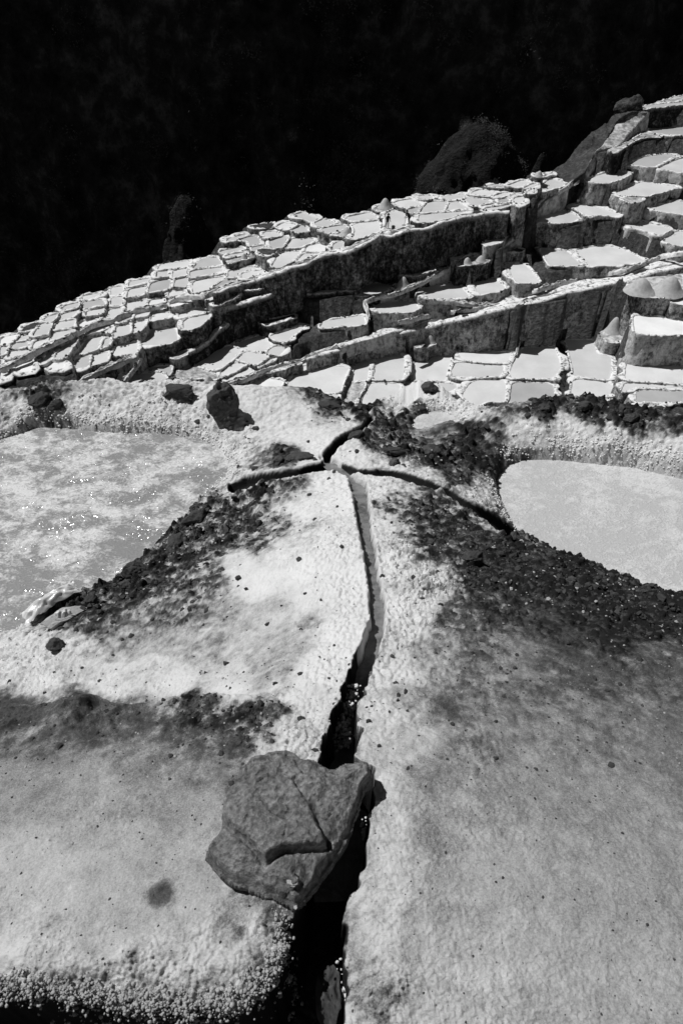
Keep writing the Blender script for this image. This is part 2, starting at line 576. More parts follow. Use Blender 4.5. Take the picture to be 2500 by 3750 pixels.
CREST = [(-900, 960, -3.08), (-200, 930, -3.05), (0, 917, -3.05), (150, 906, -3.03), (300, 904, -3.03), (400, 899, -3.03), (470, 904, -3.05), (560, 905, -3.05), (640, 905, -3.08),
         (720, 908, -3.1), (790, 940, -3.14), (870, 955, -3.18), (905, 930, -3.28), (980, 893, -3.3), (1060, 940, -3.26), (1130, 950, -3.12), (1200, 936, -3.08), (1300, 934, -3.06),
         (1400, 948, -3.06), (1500, 962, -3.06), (1568, 984, -3.06), (1800, 1004, -3.06), (2600, 1080, -3.1)]
crest_plan = [at_z(*p)[:2] for p in CREST]
far_poly = crest_plan + [(14, 3.0), (14, 30), (-14, 30), (-14, 3.0)]

LEFT_Z, RIGHT_Z, MINI_Z = -3.2, -3.3, -3.295
LEFT_POOL = [(-500, 1010), (-200, 1000), (-20, 1012), (0, 1006), (60, 985), (75, 975), (130, 975), (220, 985), (330, 992), (420, 996), (480, 1015), (525, 1042), (540, 1070), (528, 1108), (490, 1128), (440, 1165),
             (425, 1195), (405, 1225), (370, 1262), (330, 1290), (285, 1312), (262, 1345), (215, 1352), (150, 1362), (95, 1385), (60, 1425), (45, 1452), (0, 1460), (-200, 1475), (-500, 1480)]
RIGHT_POOL = [(1128, 1088), (1150, 1066), (1200, 1052), (1245, 1048), (1300, 1052), (1400, 1060), (1480, 1072), (1560, 1092), (1700, 1118), (2300, 1200), (2300, 1520), (1700, 1420), (1568, 1400), (1440, 1325),
              (1300, 1280), (1182, 1228), (1155, 1200), (1138, 1165), (1126, 1130), (1122, 1105)]
MINI_POOL = [(935, 990), (950, 955), (985, 940), (1030, 945), (1075, 966), (1060, 975), (1010, 975), (965, 995)]
left_plan = chaikin([at_z(u, v, LEFT_Z)[:2] for u, v in LEFT_POOL], 2)
right_plan = chaikin([at_z(u, v, RIGHT_Z)[:2] for u, v in RIGHT_POOL], 2)
mini_plan = chaikin([at_z(u, v, MINI_Z)[:2] for u, v in MINI_POOL], 2)


def base_height(x, y):
    b = zB(x, y)
    sd = poly_sd(x, y, slab_plan)
    jag = 0.012 * (noise2(x * 14, y * 14, 5) - 0.5) + 0.02 * (noise2(x * 5, y * 5, 6) - 0.5)
    w = sstep(0.035, -0.005, sd + jag)
    return b + (zA(x, y) - b) * w


# channel: left and right lips measured in the photograph
CH_L = [(735, 1048), (762, 1075), (797, 1095), (812, 1150), (824, 1230), (837, 1290), (847, 1380), (847, 1430), (830, 1480), (802, 1550), (776, 1620), (752, 1690), (738, 1750), (715, 1850), (700, 2000), (680, 2080), (650, 2130), (655, 2200), (640, 2300), (630, 2500)]
CH_R = [(770, 1052), (800, 1078), (842, 1110), (853, 1200), (866, 1300), (887, 1410), (883, 1460), (860, 1520), (836, 1580), (820, 1640), (816, 1740), (850, 1770), (851, 1850), (841, 1920), (828, 2000), (800, 2080), (781, 2150), (780, 2250), (775, 2352), (775, 2500)]
ch_poly = CH_L + CH_R[::-1]
BR_UP = [(752, 1066, 12), (750, 1046, 10), (772, 1022, 10), (815, 998, 8), (836, 982, 8), (850, 966, 8)]
BR_LEFT = [(745, 1070, 9), (690, 1086, 8), (620, 1099, 10), (570, 1112, 12), (535, 1124, 8)]
BR_RIGHT = [(775, 1070, 7), (830, 1081, 6), (900, 1090, 7), (970, 1109, 8), (1030, 1134, 9), (1090, 1171, 9), (1135, 1200, 9), (1170, 1224, 9)]
FRONT = [(-400, 2262), (0, 2256), (60, 2272), (130, 2282), (200, 2286), (300, 2302), (420, 2316), (500, 2304), (560, 2292), (610, 2254), (650, 2190), (670, 2120), (790, 2120), (790, 2600), (-400, 2600)]

# how white (1 = clean salt, 0.5 = grey crust, 0 = dark earth), how nodular, how cloddy
SURF = '''50,940,0.68,0.8,0.1 200,930,0.8,1,0 350,940,0.78,1,0 450,940,0.7,1,0 30,985,0.5,0.6,0.2 90,905,0.3,0.3,0.8 240,903,0.73,0.8,0.1 130,960,0.5,0.6,0.4 600,930,0.86,0.4,0 700,930,0.88,0.3,0 640,1000,0.84,0.5,0 560,1050,0.7,0.7,0.1
780,935,0.2,0.2,0.8 720,915,0.3,0.2,0.5 830,950,0.28,0.3,0.9 800,972,0.85,0.5,0 700,1010,0.9,0.3,0 650,1055,0.2,0.2,0.6 570,1095,0.68,0.8,0 740,1030,0.95,0.3,0 480,985,0.68,0.8,0 520,1000,0.74,0.7,0 600,1075,0.4,0.5,0.3 700,1070,0.9,0.3,0
790,1020,0.92,0.5,0 850,1012,0.4,0.5,0.8 930,1030,0.25,0.2,1 1000,1060,0.2,0.1,1 900,980,0.35,0.4,0.8 950,975,0.3,0.3,0.7 1010,992,.4,.3,.2 955,1000,.5,.3,.2 1050,935,0.93,1,0 930,930,0.9,1,0 980,905,0.93,1,0 1085,1000,0.18,0.1,0.9 1100,1050,0.11,0,0.9 1050,1085,0.3,0.2,0.8 900,1078,0.9,0.6,0 980,1095,0.85,0.7,0 1080,1150,0.83,0.9,0.1 1150,1205,0.63,0.9,0.2 790,1060,0.92,0.4,0
1200,990,0.88,0.8,0.1 1300,990,0.85,1,0 1400,1020,0.9,1,0 1500,1050,0.9,1,0 1550,1010,0.9,0.8,0 1250,942,0.16,0,0.9 1350,940,0.16,0,1 1450,962,0.18,0.1,1 1550,985,0.3,0.3,0.6 1130,1000,0.4,0.4,0.5 1130,1040,0.35,0.5,0.5 1170,960,0.5,0.5,0.4 1290,965,0.83,0.7,0.1
740,1110,0.95,0.5,0 780,1150,1,0.6,0 700,1170,0.9,0.5,0 600,1130,0.44,0.2,0.9 680,1105,0.4,0.3,0.5 560,1190,0.36,0.1,1 600,1250,0.47,0.4,0.6 650,1200,0.62,0.5,0.5 700,1220,0.68,0.6,0.3 500,1240,0.4,0.1,1 450,1190,0.44,0.3,1 750,1250,1,0.6,0 700,1310,1,0.4,0 600,1330,0.95,0.3,0 550,1310,0.85,0.3,0.1 650,1280,0.85,0.4,0 800,1350,1,0.5,0 780,1450,0.97,0.4,0 700,1430,0.62,0.3,0.1 650,1390,0.67,0.2,0.1 600,1450,0.64,0.2,0.1 700,1380,0.85,0.3,0
500,1400,0.54,0.2,0.3 400,1400,0.52,0.2,0.5 350,1330,0.32,0,1 300,1320,0.2,0,1 420,1255,0.36,0.1,1 430,1330,0.42,0.2,0.8 300,1480,0.55,0.3,0.2 400,1480,0.6,0.2,0.2 200,1420,0.35,0.2,0.8 150,1500,0.68,0.6,0.2 50,1500,0.8,1,0 100,1560,0.85,0.8,0 250,1560,0.8,0.4,0 400,1570,0.85,0.2,0 530,1582,0.92,0.2,0 600,1530,0.62,0.2,0.2 650,1550,0.6,0.2,0.2 480,1320,0.47,0.2,0.6 500,1500,0.62,0.2,0.2 560,1540,0.72,0.2,0.1 350,1530,0.77,0.3,0.1
720,1560,0.97,0.3,0 760,1500,0.97,0.3,0 700,1650,0.88,0.6,0 640,1640,0.46,0.3,0.7 740,1680,0.83,1,0 680,1480,0.62,0.2,0.2 690,1600,0.88,0.4,0 650,1600,0.68,0.3,0.4 690,1700,0.78,1,0
50,1640,0.3,0,0.3 180,1625,0.26,0,0.4 100,1690,0.435,0,0.2 300,1650,0.345,0,0.3 450,1625,0.3,0,0.9 550,1650,0.28,0,0.8 600,1690,0.415,0.1,0.8 500,1720,0.455,0,0.3 350,1740,0.5,0,0.1 200,1800,0.58,0,0 50,1800,0.54,0,0 450,1850,0.54,0,0 300,1950,0.63,0,0 100,2000,0.68,0,0 368,2050,0.42,0,0.1 330,2020,0.62,0,0 420,2090,0.64,0.1,0 250,2150,0.68,0.1,0 100,2200,0.7,0.4,0 500,2150,0.68,0.5,0 580,2060,0.63,0.3,0 600,2150,0.68,1,0 300,2230,0.68,0.9,0 100,2255,0.68,1,0 500,2250,0.68,1,0 640,2060,0.48,0.3,0 0,2150,0.68,0.2,0 600,1800,0.44,0,0.2 480,1780,0.46,0,0.1 430,2040,0.63,0,0 300,2080,0.64,0,0
850,1130,0.9,0.8,0 900,1180,0.5,0.8,0.4 880,1300,0.97,0.7,0 920,1280,0.72,1,0.1 960,1200,0.32,0.3,0.9 1000,1150,0.35,0.3,0.6 1050,1200,0.3,0.2,0.9 1000,1250,0.3,0.3,0.8 1000,1350,0.55,0.8,0.3 950,1390,0.8,1,0 920,1450,0.8,0.7,0 1050,1420,0.35,0.2,0.5 870,1200,0.95,0.7,0 900,1400,0.95,0.6,0 940,1330,0.75,1,0.1 960,1280,0.45,0.6,0.5
1150,1250,0.16,0,1 1200,1330,0.13,0,1 1300,1310,0.12,0,1 1400,1400,0.12,0,1 1500,1440,0.13,0,1 1350,1350,0.13,0,1 1100,1320,0.18,0.1,1 1150,1400,0.26,0.1,0.7 1250,1440,0.2,0,0.5 1400,1475,0.14,0,0.6 1500,1500,0.44,0,0.2 1560,1550,0.38,0,0.2 1350,1540,0.38,0,0.2 1200,1500,0.46,0,0.1 1100,1480,0.43,0.1,0.3 1000,1500,0.58,0.2,0.2 1440,1320,0.14,0,1 1560,1420,0.12,0,1
900,1550,0.8,0.4,0 950,1600,0.6,0.2,0.1 1050,1620,0.42,0,0.2 850,1650,0.84,0.4,0 850,1750,0.73,0.3,0 1000,1750,0.52,0.1,0.1 1150,1650,0.52,0,0.1 1300,1650,0.53,0,0.1 1450,1650,0.48,0,0.1 1550,1700,0.46,0,0 1200,1800,0.57,0,0 1400,1850,0.57,0,0 1000,1900,0.58,0.1,0 880,1900,0.7,0.4,0 1150,2000,0.62,0,0 1400,2050,0.59,0,0 1550,2000,0.58,0,0 850,2100,0.7,0.5,0 1000,2150,0.65,0.1,0 1300,2200,0.64,0,0 1500,2250,0.62,0,0 850,2300,0.7,0.9,0 1000,2330,0.66,0.2,0 1080,1700,0.48,0.2,0.2 950,1700,0.68,0.2,0.1 1100,1560,0.5,0.1,0.2'''
surf = np.array([[float(q) for q in s.split(',')] for s in SURF.split()])


def surf_fields(u, v):
    out = np.zeros((3,) + u.shape)
    CH = 40000
    for i in range(0, len(u), CH):
        du = u[i:i + CH, None] - surf[:, 0]; dv = (v[i:i + CH, None] - surf[:, 1]) * 1.35
        w = 1.0 / ((du * du + dv * dv) + 60.0) ** 1.9
        w /= w.sum(1)[:, None]
        for k in range(3):
            out[k, i:i + CH] = w @ surf[:, 2 + k]
    return out


def ground_fields(x, y):
    """height and surface character of the near ground at plan positions (flat arrays)"""
    h = base_height(x, y)
    u, v, d = proj(x, y, h)
    dist = np.sqrt(x * x + y * y + h * h)
    du = 16 * fbm2(x * 6 + 3, y * 6, 3, 21) + 10 * fbm2(x * 22, y * 22, 3, 24)
    dv = 12 * fbm2(x * 6 - 8, y * 6, 3, 22) + 8 * fbm2(x * 22 + 5, y * 22, 3, 25)
    salt, nod, clod = surf_fields(np.clip(u + du, -100, 1668), np.clip(v + dv, 895, 2360))
    # --- pools press the ground down, their banks rise out of the brine
    for plan, pz, ln in ((left_plan, LEFT_Z, 0.05), (right_plan, RIGHT_Z, 0.05), (mini_plan, MINI_Z, 0.04)):
        bx = np.array(plan)
        m = (x > bx[:, 0].min() - .5) & (x < bx[:, 0].max() + .5) & (y > bx[:, 1].min() - .5) & (y < bx[:, 1].max() + .5)
        if not m.any():
            continue
        sd = poly_sd(x[m], y[m], plan) + 0.04 * (noise2(x[m] * 5, y[m] * 5, 8) - 0.5)
        hm = h[m]
        bank = np.maximum(hm, pz + 0.015 + 0.25 * np.clip(sd, 0, 0.12) - 1.2 * np.clip(sd - 0.12, 0, 9))
        bed = np.full(hm.shape, pz - 0.12)
        t = sstep(-0.11, 0.015, sd)
        h[m] = bed + (bank - bed) * t
    # --- the edge of the mound: the slope drops away behind it
    sdc = -poly_sd(x, y, far_poly)
    far = np.clip(sdc - 0.02 + 0.05 * fbm2(x * 3, y * 3, 2, 33), 0, None)
    h = h - 1.3 * far * sstep(0, 0.4, far)
    bp = at_z(195, 1628, -1.98)
    h = h + 0.06 * np.exp(-(((x - bp[0]) / 0.075) ** 2 + ((y - bp[1]) / 0.05) ** 2)) * (poly_sd(x, y, slab_plan) < 0.0)
    # --- relief
    near = sstep(2.6, 1.6, dist); mid = sstep(4.6, 2.8, dist) * (1 - near); farw = 1 - near - mid
    rel = 0.030 * fbm2(x * 2.3, y * 2.3, 3, 41) * sstep(1.5, 3.5, dist) + 0.010 * fbm2(x * 7, y * 7, 3, 42)
    rough_ = np.maximum(nod, clod)
    rel = rel + fbm2(x * 30, y * 30, 4, 43) * (0.0022 + 0.006 * rough_) + 0.0020 * fbm2(x * 140, y * 140, 3, 143) * (0.3 + 1.4 * noise2(x * 5, y * 5, 144)) * (1 + farw)
    wx = x + 0.01 * fbm2(x * 25, y * 25, 2, 44); wy = y + 0.01 * fbm2(x * 25 + 9, y * 25, 2, 45)
    dome = 0
    for wgt, fr, am in ((near, 85, 0.0065), (mid, 52, 0.019), (farw, 27, 0.013)):
        f1, cid = worley2(wx * fr, wy * fr, int(fr))
        f2, cid2 = worley2(wx * fr * 2.1, wy * fr * 2.1, int(fr) + 1)
        dm = np.sqrt(np.clip(1 - (f1 / 0.62) ** 2, 0, 1)) * (0.35 + 0.65 * cid)
        dm2 = np.sqrt(np.clip(1 - (f2 / 0.62) ** 2, 0, 1)) * (0.35 + 0.65 * cid2)
        dome = dome + wgt * am * (dm + 0.4 * dm2)
    patchy = 0.55 + 0.9 * noise2(x * 5, y * 5, 46)
    rel = rel + 1.7 * dome * np.clip(nod * 1.1, 0, 1.1) * patchy
    cl = 0
    for wgt, fr, am in ((near, 60, 0.007), (mid, 32, 0.018), (farw, 18, 0.032)):
        f1, cid = worley2(wx * fr, wy * fr, int(fr) + 7)
        f2, cid2 = worley2(wx * fr * 2.3, wy * fr * 2.3, int(fr) + 8)
        cl = cl + wgt * am * (np.clip(1 - f1 / 0.7, 0, 1) * cid ** 2 * 1.7 + 0.45 * np.clip(1 - f2 / 0.7, 0, 1) * cid2 + 0.5 * fbm2(wx * fr * .6, wy * fr * .6, 3, int(fr)))
    rel = rel + cl * clod * 1.5
    # --- channels
    uv_near = (u > -500) & (u < 1700)
    carve = np.zeros_like(h); wet = np.zeros_like(h); blip = np.zeros_like(h)
    jit = 5.0 * (noise2(x * 40, y * 40, 51) - 0.5) + 6.0 * (noise2(x * 13, y * 13, 52) - 0.5)
    jit_f = jit * sstep(900, 1300, v) * 1.0 + jit * 0.4
    sdm = poly_sd(u, v, ch_poly) + jit_f * (0.8 + 1.3 * sstep(1450, 1650, v))
    dep = np.interp(v, [1050, 1120, 1400, 1480, 1600, 1720, 1800, 2000, 2200], [0.07, 0.05, 0.05, 0.09, 0.16, 0.26, 0.48, 0.72, 0.78])
    c = dep * sstep(2.5, -3.5, sdm)
    carve = np.maximum(carve, c); wet = np.maximum(wet, sstep(0, -4, sdm))
    for br, dp in ((BR_UP, 0.09), (BR_LEFT, 0.085), (BR_RIGHT, 0.075)):
        dd, hw = seg_dist(u, v, br, [b[2] for b in br])
        s = dd - hw * np.where(v < 1060, 1.0, 1.25) + 6 * (noise2(x * 6, y * 6, 58) - 0.5)
        c = dp * sstep(2.5, -4.5, s)
        carve = np.maximum(carve, c); wet = np.maximum(wet, sstep(-2, -5, s)); blip = np.maximum(blip, np.exp(-np.clip(s, 0, None) / 9.0))
    sdf = poly_sd(u, v, FRONT) + 10 * (noise2(x * 22, y * 22, 53) - 0.5) + 12 * (noise2(x * 60, y * 60, 54) - 0.5)
    fm = sdf < 30
    c = 0.80 * sstep(3, -6, sdf)
    edge_round = 0.035 * sstep(70, 0, np.abs(sdf)) * (sdf > -6)
    carve = np.maximum(carve, c); wet = np.maximum(wet, sstep(0, -8, sdf))
    lip = np.exp(-np.clip(np.minimum(sdm, 60), 0, None) / 14.0) * (sdm > -4)
    h = h + rel * (1 - 0.8 * sstep(0.01, 0.05, carve)) + 0.014 * blip + 0.012 * lip * sstep(2400, 1500, v) * sstep(1000, 1200, v) - carve - edge_round
    # --- salt colour: banks of the channel are whitest, beds are wet and dark, carved walls get painted shade
    salt = np.maximum(salt, 0.95 * np.exp(-np.clip(sdm, 0, None) / 22.0) * sstep(1900, 1600, v) * sstep(1060, 1120, v))
    salt = np.maximum(salt, 0.9 * blip * (u < 1040))
    mid_ = np.clip(4 * salt * (1 - salt), 0, 1)
    sn = 0.5 * fbm2(x * 9 + 40, y * 9, 5, 121, 0.65) + 0.9 * fbm2(x * 26, y * 26, 5, 126, 0.7)
    salt = salt + sn * (0.06 + 0.62 * mid_) * (0.12 + 1.05 * np.clip(np.maximum(nod * .8, clod) * 1.3, 0, 1)) * sstep(0.0, 0.12, salt)
    salt = salt - np.clip(cl * clod * 30, -0.1, 0.5) * 0.5 + np.clip(dome * nod * 14 - 0.08, -0.1, 0.22) * (salt > 0.3)
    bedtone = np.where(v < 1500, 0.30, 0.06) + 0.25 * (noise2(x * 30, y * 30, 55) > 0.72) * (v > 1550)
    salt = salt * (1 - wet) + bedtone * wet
    deep = sstep(0.012, 0.032, carve) * np.where((v < 1500) & (sdm < 1), 0, 1)  # shade painted into the carved walls, over their dark mud
    deep = np.maximum(deep, np.maximum(sstep(9, 3, sdf), sstep(5, 1, sdm) * (v > 1500)))  # same painted shade for the front drop and lower channel walls
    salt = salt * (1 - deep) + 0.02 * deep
    ps = np.hypot((u - 370) / 36.0, (v - 2050) / 33.0) + 0.5 * fbm2(x * 30, y * 30, 3, 131)
    salt = salt - 0.12 * sstep(1.15, 0.75, ps)
    return h, salt, u, v, carve, nod, clod


# rows follow the mound away from the feet, columns fan out with distance
prof_z = np.interp(np.linspace(0, 1, 9), np.linspace(0, 1, 9), [-1.7] * 9)
vs = np.concatenate([np.linspace(2560, 1262, 600), np.linspace(1260, 900, 380)])
ys = []
zz = -1.72
for v in vs:
    e = math.tan(PITCH - math.atan((1176 - v) / FD))
    for _ in range(12):
        yy = -zz / e
        zz = 0.5 * zz + 0.5 * float(np.interp(yy, [0, .75, 1.05, 1.65, 2.74, 3.74, 4.8, 6], [-1.7, -1.75, -1.85, -2.12, -2.55, -2.9, -3.15, -3.2]))
    ys.append(yy)
ys = np.array(ys)
ys = np.maximum.accumulate(ys + np.arange(len(ys)) * 1e-5)
ys = np.concatenate([np.linspace(-0.6, ys[0] - 0.03, 20), ys, np.linspace(ys[-1] + 0.05, 8.5, 26)])
NCOL = 700
sx = np.concatenate([np.linspace(-3.4, -1.03, 45), np.linspace(-1, 1, NCOL), np.linspace(1.03, 3.4, 45)])
NCOL = len(sx)
zz_r = np.interp(ys, [0, .75, 1.05, 1.65, 2.74, 3.74, 4.8, 6, 9], [-1.7, -1.75, -1.85, -2.12, -2.55, -2.9, -3.15, -3.3, -6])
wid = (784 * 1.22 / FD) * (np.clip(ys, 0.1, 99) * cp - zz_r * sp)
GX = (sx[None] * wid[:, None]).ravel(); GY = np.repeat(ys, NCOL)
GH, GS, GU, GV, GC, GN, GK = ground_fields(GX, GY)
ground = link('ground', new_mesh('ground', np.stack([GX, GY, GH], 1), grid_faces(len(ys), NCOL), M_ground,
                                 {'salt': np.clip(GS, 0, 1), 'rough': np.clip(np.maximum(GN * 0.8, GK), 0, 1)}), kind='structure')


def gh(px, py):
    """ground height by nearest vertex"""
    px = np.atleast_1d(px); py = np.atleast_1d(py)
    r = np.clip(np.searchsorted(ys, py), 0, len(ys) - 1)
    c = np.clip(np.searchsorted(sx, px / wid[r]), 0, NCOL - 1)
    return GH[r * NCOL + c]


def on_ground(u, v):
    """plan position on the ground seen at (u, v) of the measuring frame"""
    dx, dy, dz = ray(u, v)
    for s in np.linspace(1.6, 7.0, 1400):
        if gh(dx * s, dy * s)[0] >= dz * s:
            break
    return np.array((dx * s, dy * s, dz * s))


# ---------------------------------------------------------------- near pools, channel water
def sheet(name, plan, z, mat, parent=None, **props):
    vv = [(p[0], p[1], z) for p in plan]
    return link(name, new_mesh(name, vv, [tuple(range(len(vv)))], mat), parent, **props)


def grow(plan, d):
    P = np.array(plan); nx = np.roll(P, -1, 0) - np.roll(P, 1, 0)
    nrm = np.stack([nx[:, 1], -nx[:, 0]], 1); nrm /= np.linalg.norm(nrm, axis=1)[:, None] + 1e-9
    a = 0.5 * np.sum(P[:, 0] * np.roll(P[:, 1], -1) - np.roll(P[:, 0], -1) * P[:, 1])
    return P + nrm * d * (1 if a > 0 else -1)


lp = sheet('salt_pan', grow(left_plan, 0.1), LEFT_Z, M_pool_left, label='large near salt pan on the left with glittering rafts of crystals', category='salt pan', group='near salt pans beside the mound')
rp = sheet('salt_pan', grow(right_plan, 0.1), RIGHT_Z, M_pool_right, label='large near salt pan on the right with evenly rippled pale brine', category='salt pan', group='near salt pans beside the mound')
mp_ = sheet('salt_pan', grow(mini_plan, 0.06), MINI_Z, M_pool_right, label='tiny crusted salt pan behind the channel fork, ringed by white nodules', category='salt pan', group='near salt pans beside the mound')

# water lying in the channels
def channel_water():
    V = []; Fq = []
    n = 70
    L = resample(CH_L, 10); R = resample(CH_R, 10)
    t = np.linspace(0, 0.62, 60)
    for k in t:
        i = k * (len(L) - 1); j = k * (len(R) - 1)
        a = L[int(i)]; b = R[int(j)]
        for q, w in ((a, -3), (b, 3)):
            u, v = q[0] + w, q[1]
            zc = float(np.interp(v, [1048, 1110, 1180, 1300, 1420, 1550, 1690, 1750, 2352, 2500], [-2.93, -2.80, -2.63, -2.38, -2.15, -1.98, -1.88, -1.82, -1.70, -1.70]))
            p = at_z(u, v, zc)
            dp = float(np.interp(v, [1050, 1120, 1400, 1480, 1600, 1720, 1800, 2000, 2200], [0.055, 0.036, 0.036, 0.075, 0.13, 0.19, 0.31, 0.50, 0.60]))
            V.append((p[0], p[1], p[2] - dp))
    Fq = [(2 * i, 2 * i + 1, 2 * i + 3, 2 * i + 2) for i in range(len(t) - 1)]
    return link('water', new_mesh('water', V, Fq, M_chwater), kind='structure')


m, nt, b = mat_new('thin_channel_brine')
pos = nd(nt, 'ShaderNodeNewGeometry').outputs['Position']
nn = noise_n(nt, pos, 35, 4, 0.6)
nt.links.new(ramp_n(nt, noise_n(nt, pos, 14, 5, .65), [(0.35, 0.10), (0.6, 0.2)]), b.inputs['Base Color'])
b.inputs['Roughness'].default_value = 0.12
bump_n(nt, nn, 0.4, 0.01, b)
M_chwater = m
channel_water()
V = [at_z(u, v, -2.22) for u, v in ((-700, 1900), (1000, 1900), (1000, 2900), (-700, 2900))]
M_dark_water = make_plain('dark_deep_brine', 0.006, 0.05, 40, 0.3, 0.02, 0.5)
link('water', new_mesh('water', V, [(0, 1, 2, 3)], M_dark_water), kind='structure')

# ---------------------------------------------------------------- loose salt nodules and clods on the near ground
gx_ = GX.reshape(len(ys), NCOL); cellw = (wid[:, None] * np.gradient(sx)[None]).ravel()
dyr = np.repeat(np.gradient(ys), NCOL)
area = cellw * dyr
vis = (GU > -30) & (GU < 1600) & (GV > 905) & (GV < 2380)
uvden = area / (GX ** 2 + GY ** 2 + GH ** 2)


def scatter(weight, n, seed):
    w = np.clip(weight, 0, None) * uvden * vis
    r = np.random.default_rng(seed)
    i = r.choice(len(w), n, p=w / w.sum())
    j = (r.random((n, 2)) - 0.5)
    return np.stack([GX[i] + j[:, 0] * cellw[i], GY[i] + j[:, 1] * dyr[i], GH[i]], 1), i, r


dist_ = np.sqrt(GX ** 2 + GY ** 2 + GH ** 2)
dry = (GC < 0.004)
sdF = poly_sd(GU, GV, FRONT)
edge = np.exp(-np.abs(sdF - 6) / 10.0) * (sdF < 50) * (GU < 660)
ce, i, r = scatter(edge, 420, 1)
nb = r.integers(10, 30, len(ce))
own = np.repeat(np.arange(len(ce)), nb)
spread = np.repeat(0.004 + 0.010 * r.random(len(ce)), nb)
p = ce[own] + r.normal(size=(len(own), 3)) * spread[:, None]
p[:, 2] -= np.abs(r.normal(size=len(own))) * np.repeat(0.008 + 0.045 * r.random(len(ce)) ** 2 * (sdF[i] < 12), nb)
p2, i2, _ = scatter(edge, 900, 4)
p = np.vstack([p, p2])
blobs('salt_nodules', p, 0.0014 + 0.0040 * r.random(len(p)) ** 2.2, M_crust, sub=1, rough=.2, flat=1, seed=5,
      label='grey popcorn salt crystals crusted along the front edge of the left slab', category='salt nodules')
toe = np.zeros(len(GX))
for plan in (left_plan, right_plan, mini_plan):
    mm = vis & (GV < 1300)
    s_ = np.full(len(GX), 9.0); s_[mm] = poly_sd(GX[mm], GY[mm], plan)
    toe = np.maximum(toe, np.exp(-((s_ - 0.02) / 0.05) ** 2) * (GN > .45))
wN = dry * np.clip(GN - 0.45, 0, 1) ** 1.3 * (GS > .5) * (GV < 1760) + 2.5 * toe
p, i, r = scatter(wN, 5200, 2)
p[:, 2] -= dist_[i] * 0.0005
blobs('salt_nodules', p, dist_[i] * (0.0008 + 0.0012 * r.random(len(p)) ** 2), M_salt, sub=1, rough=.2, flat=.9, seed=6,
      label='white popcorn salt nodules on the channel banks and pan berms', category='salt nodules')
wC = dry * GK ** 2 * (GS < .5) + dry * 0.03 * (GV < 1800)
p, i, r = scatter(wC, 5200, 3)
blobs('earth_clods', p, dist_[i] * (0.0012 + 0.0040 * r.random(len(p)) ** 4), M_soil, sub=1, rough=.38, flat=.75, smooth=False, seed=7,
      label='dark crumbly earth clods scattered over the mound', category='earth clods')

wG = dry * (GV > 1480) * (1 - np.clip(GN, 0, 1)) * (GS > .2)
p, i, r = scatter(wG, 1500, 8)
dk = r.random(len(p)) < .6
sz = dist_[i] * (0.0006 + 0.0014 * r.random(len(p)) ** 3)
blobs('grit', p[dk], sz[dk], M_soil, sub=1, rough=.35, flat=.8, smooth=False, seed=9, label='dark grit strewn over the grey salt slabs', category='grit')
blobs('salt_grit', p[~dk], sz[~dk] * 1.1, M_crust, sub=1, rough=.3, flat=.6, seed=10, label='pale salt grains strewn over the grey slabs', category='grit')
# crusts of salt crystals growing on the walls inside the channel
P_, S_ = [], []
r = np.random.default_rng(12)
for (uc, vc, zc, n_) in ((806, 1600, -2.02, 40), (800, 1630, -2.02, 60), (786, 1665, -2.0, 70), (795, 1690, -2.02, 60), (780, 1700, -2.03, 50), (812, 1585, -2.02, 30), (836, 1905, -1.95, 26), (790, 2330, -1.95, 60), (785, 2290, -1.92, 50), (783, 2250, -1.9, 30)):
    q = at_z(uc, vc, zc)
    P_.append(q + r.normal(size=(n_, 3)) * np.array([.012, .016, .018])); S_.append(0.002 + 0.0055 * r.random(n_) ** 2)
blobs('salt_nodules', np.vstack(P_), np.concatenate(S_), M_salt, sub=2, rough=.2, flat=1, seed=13, label='white crystal clusters growing inside the lower channel', category='salt nodules')

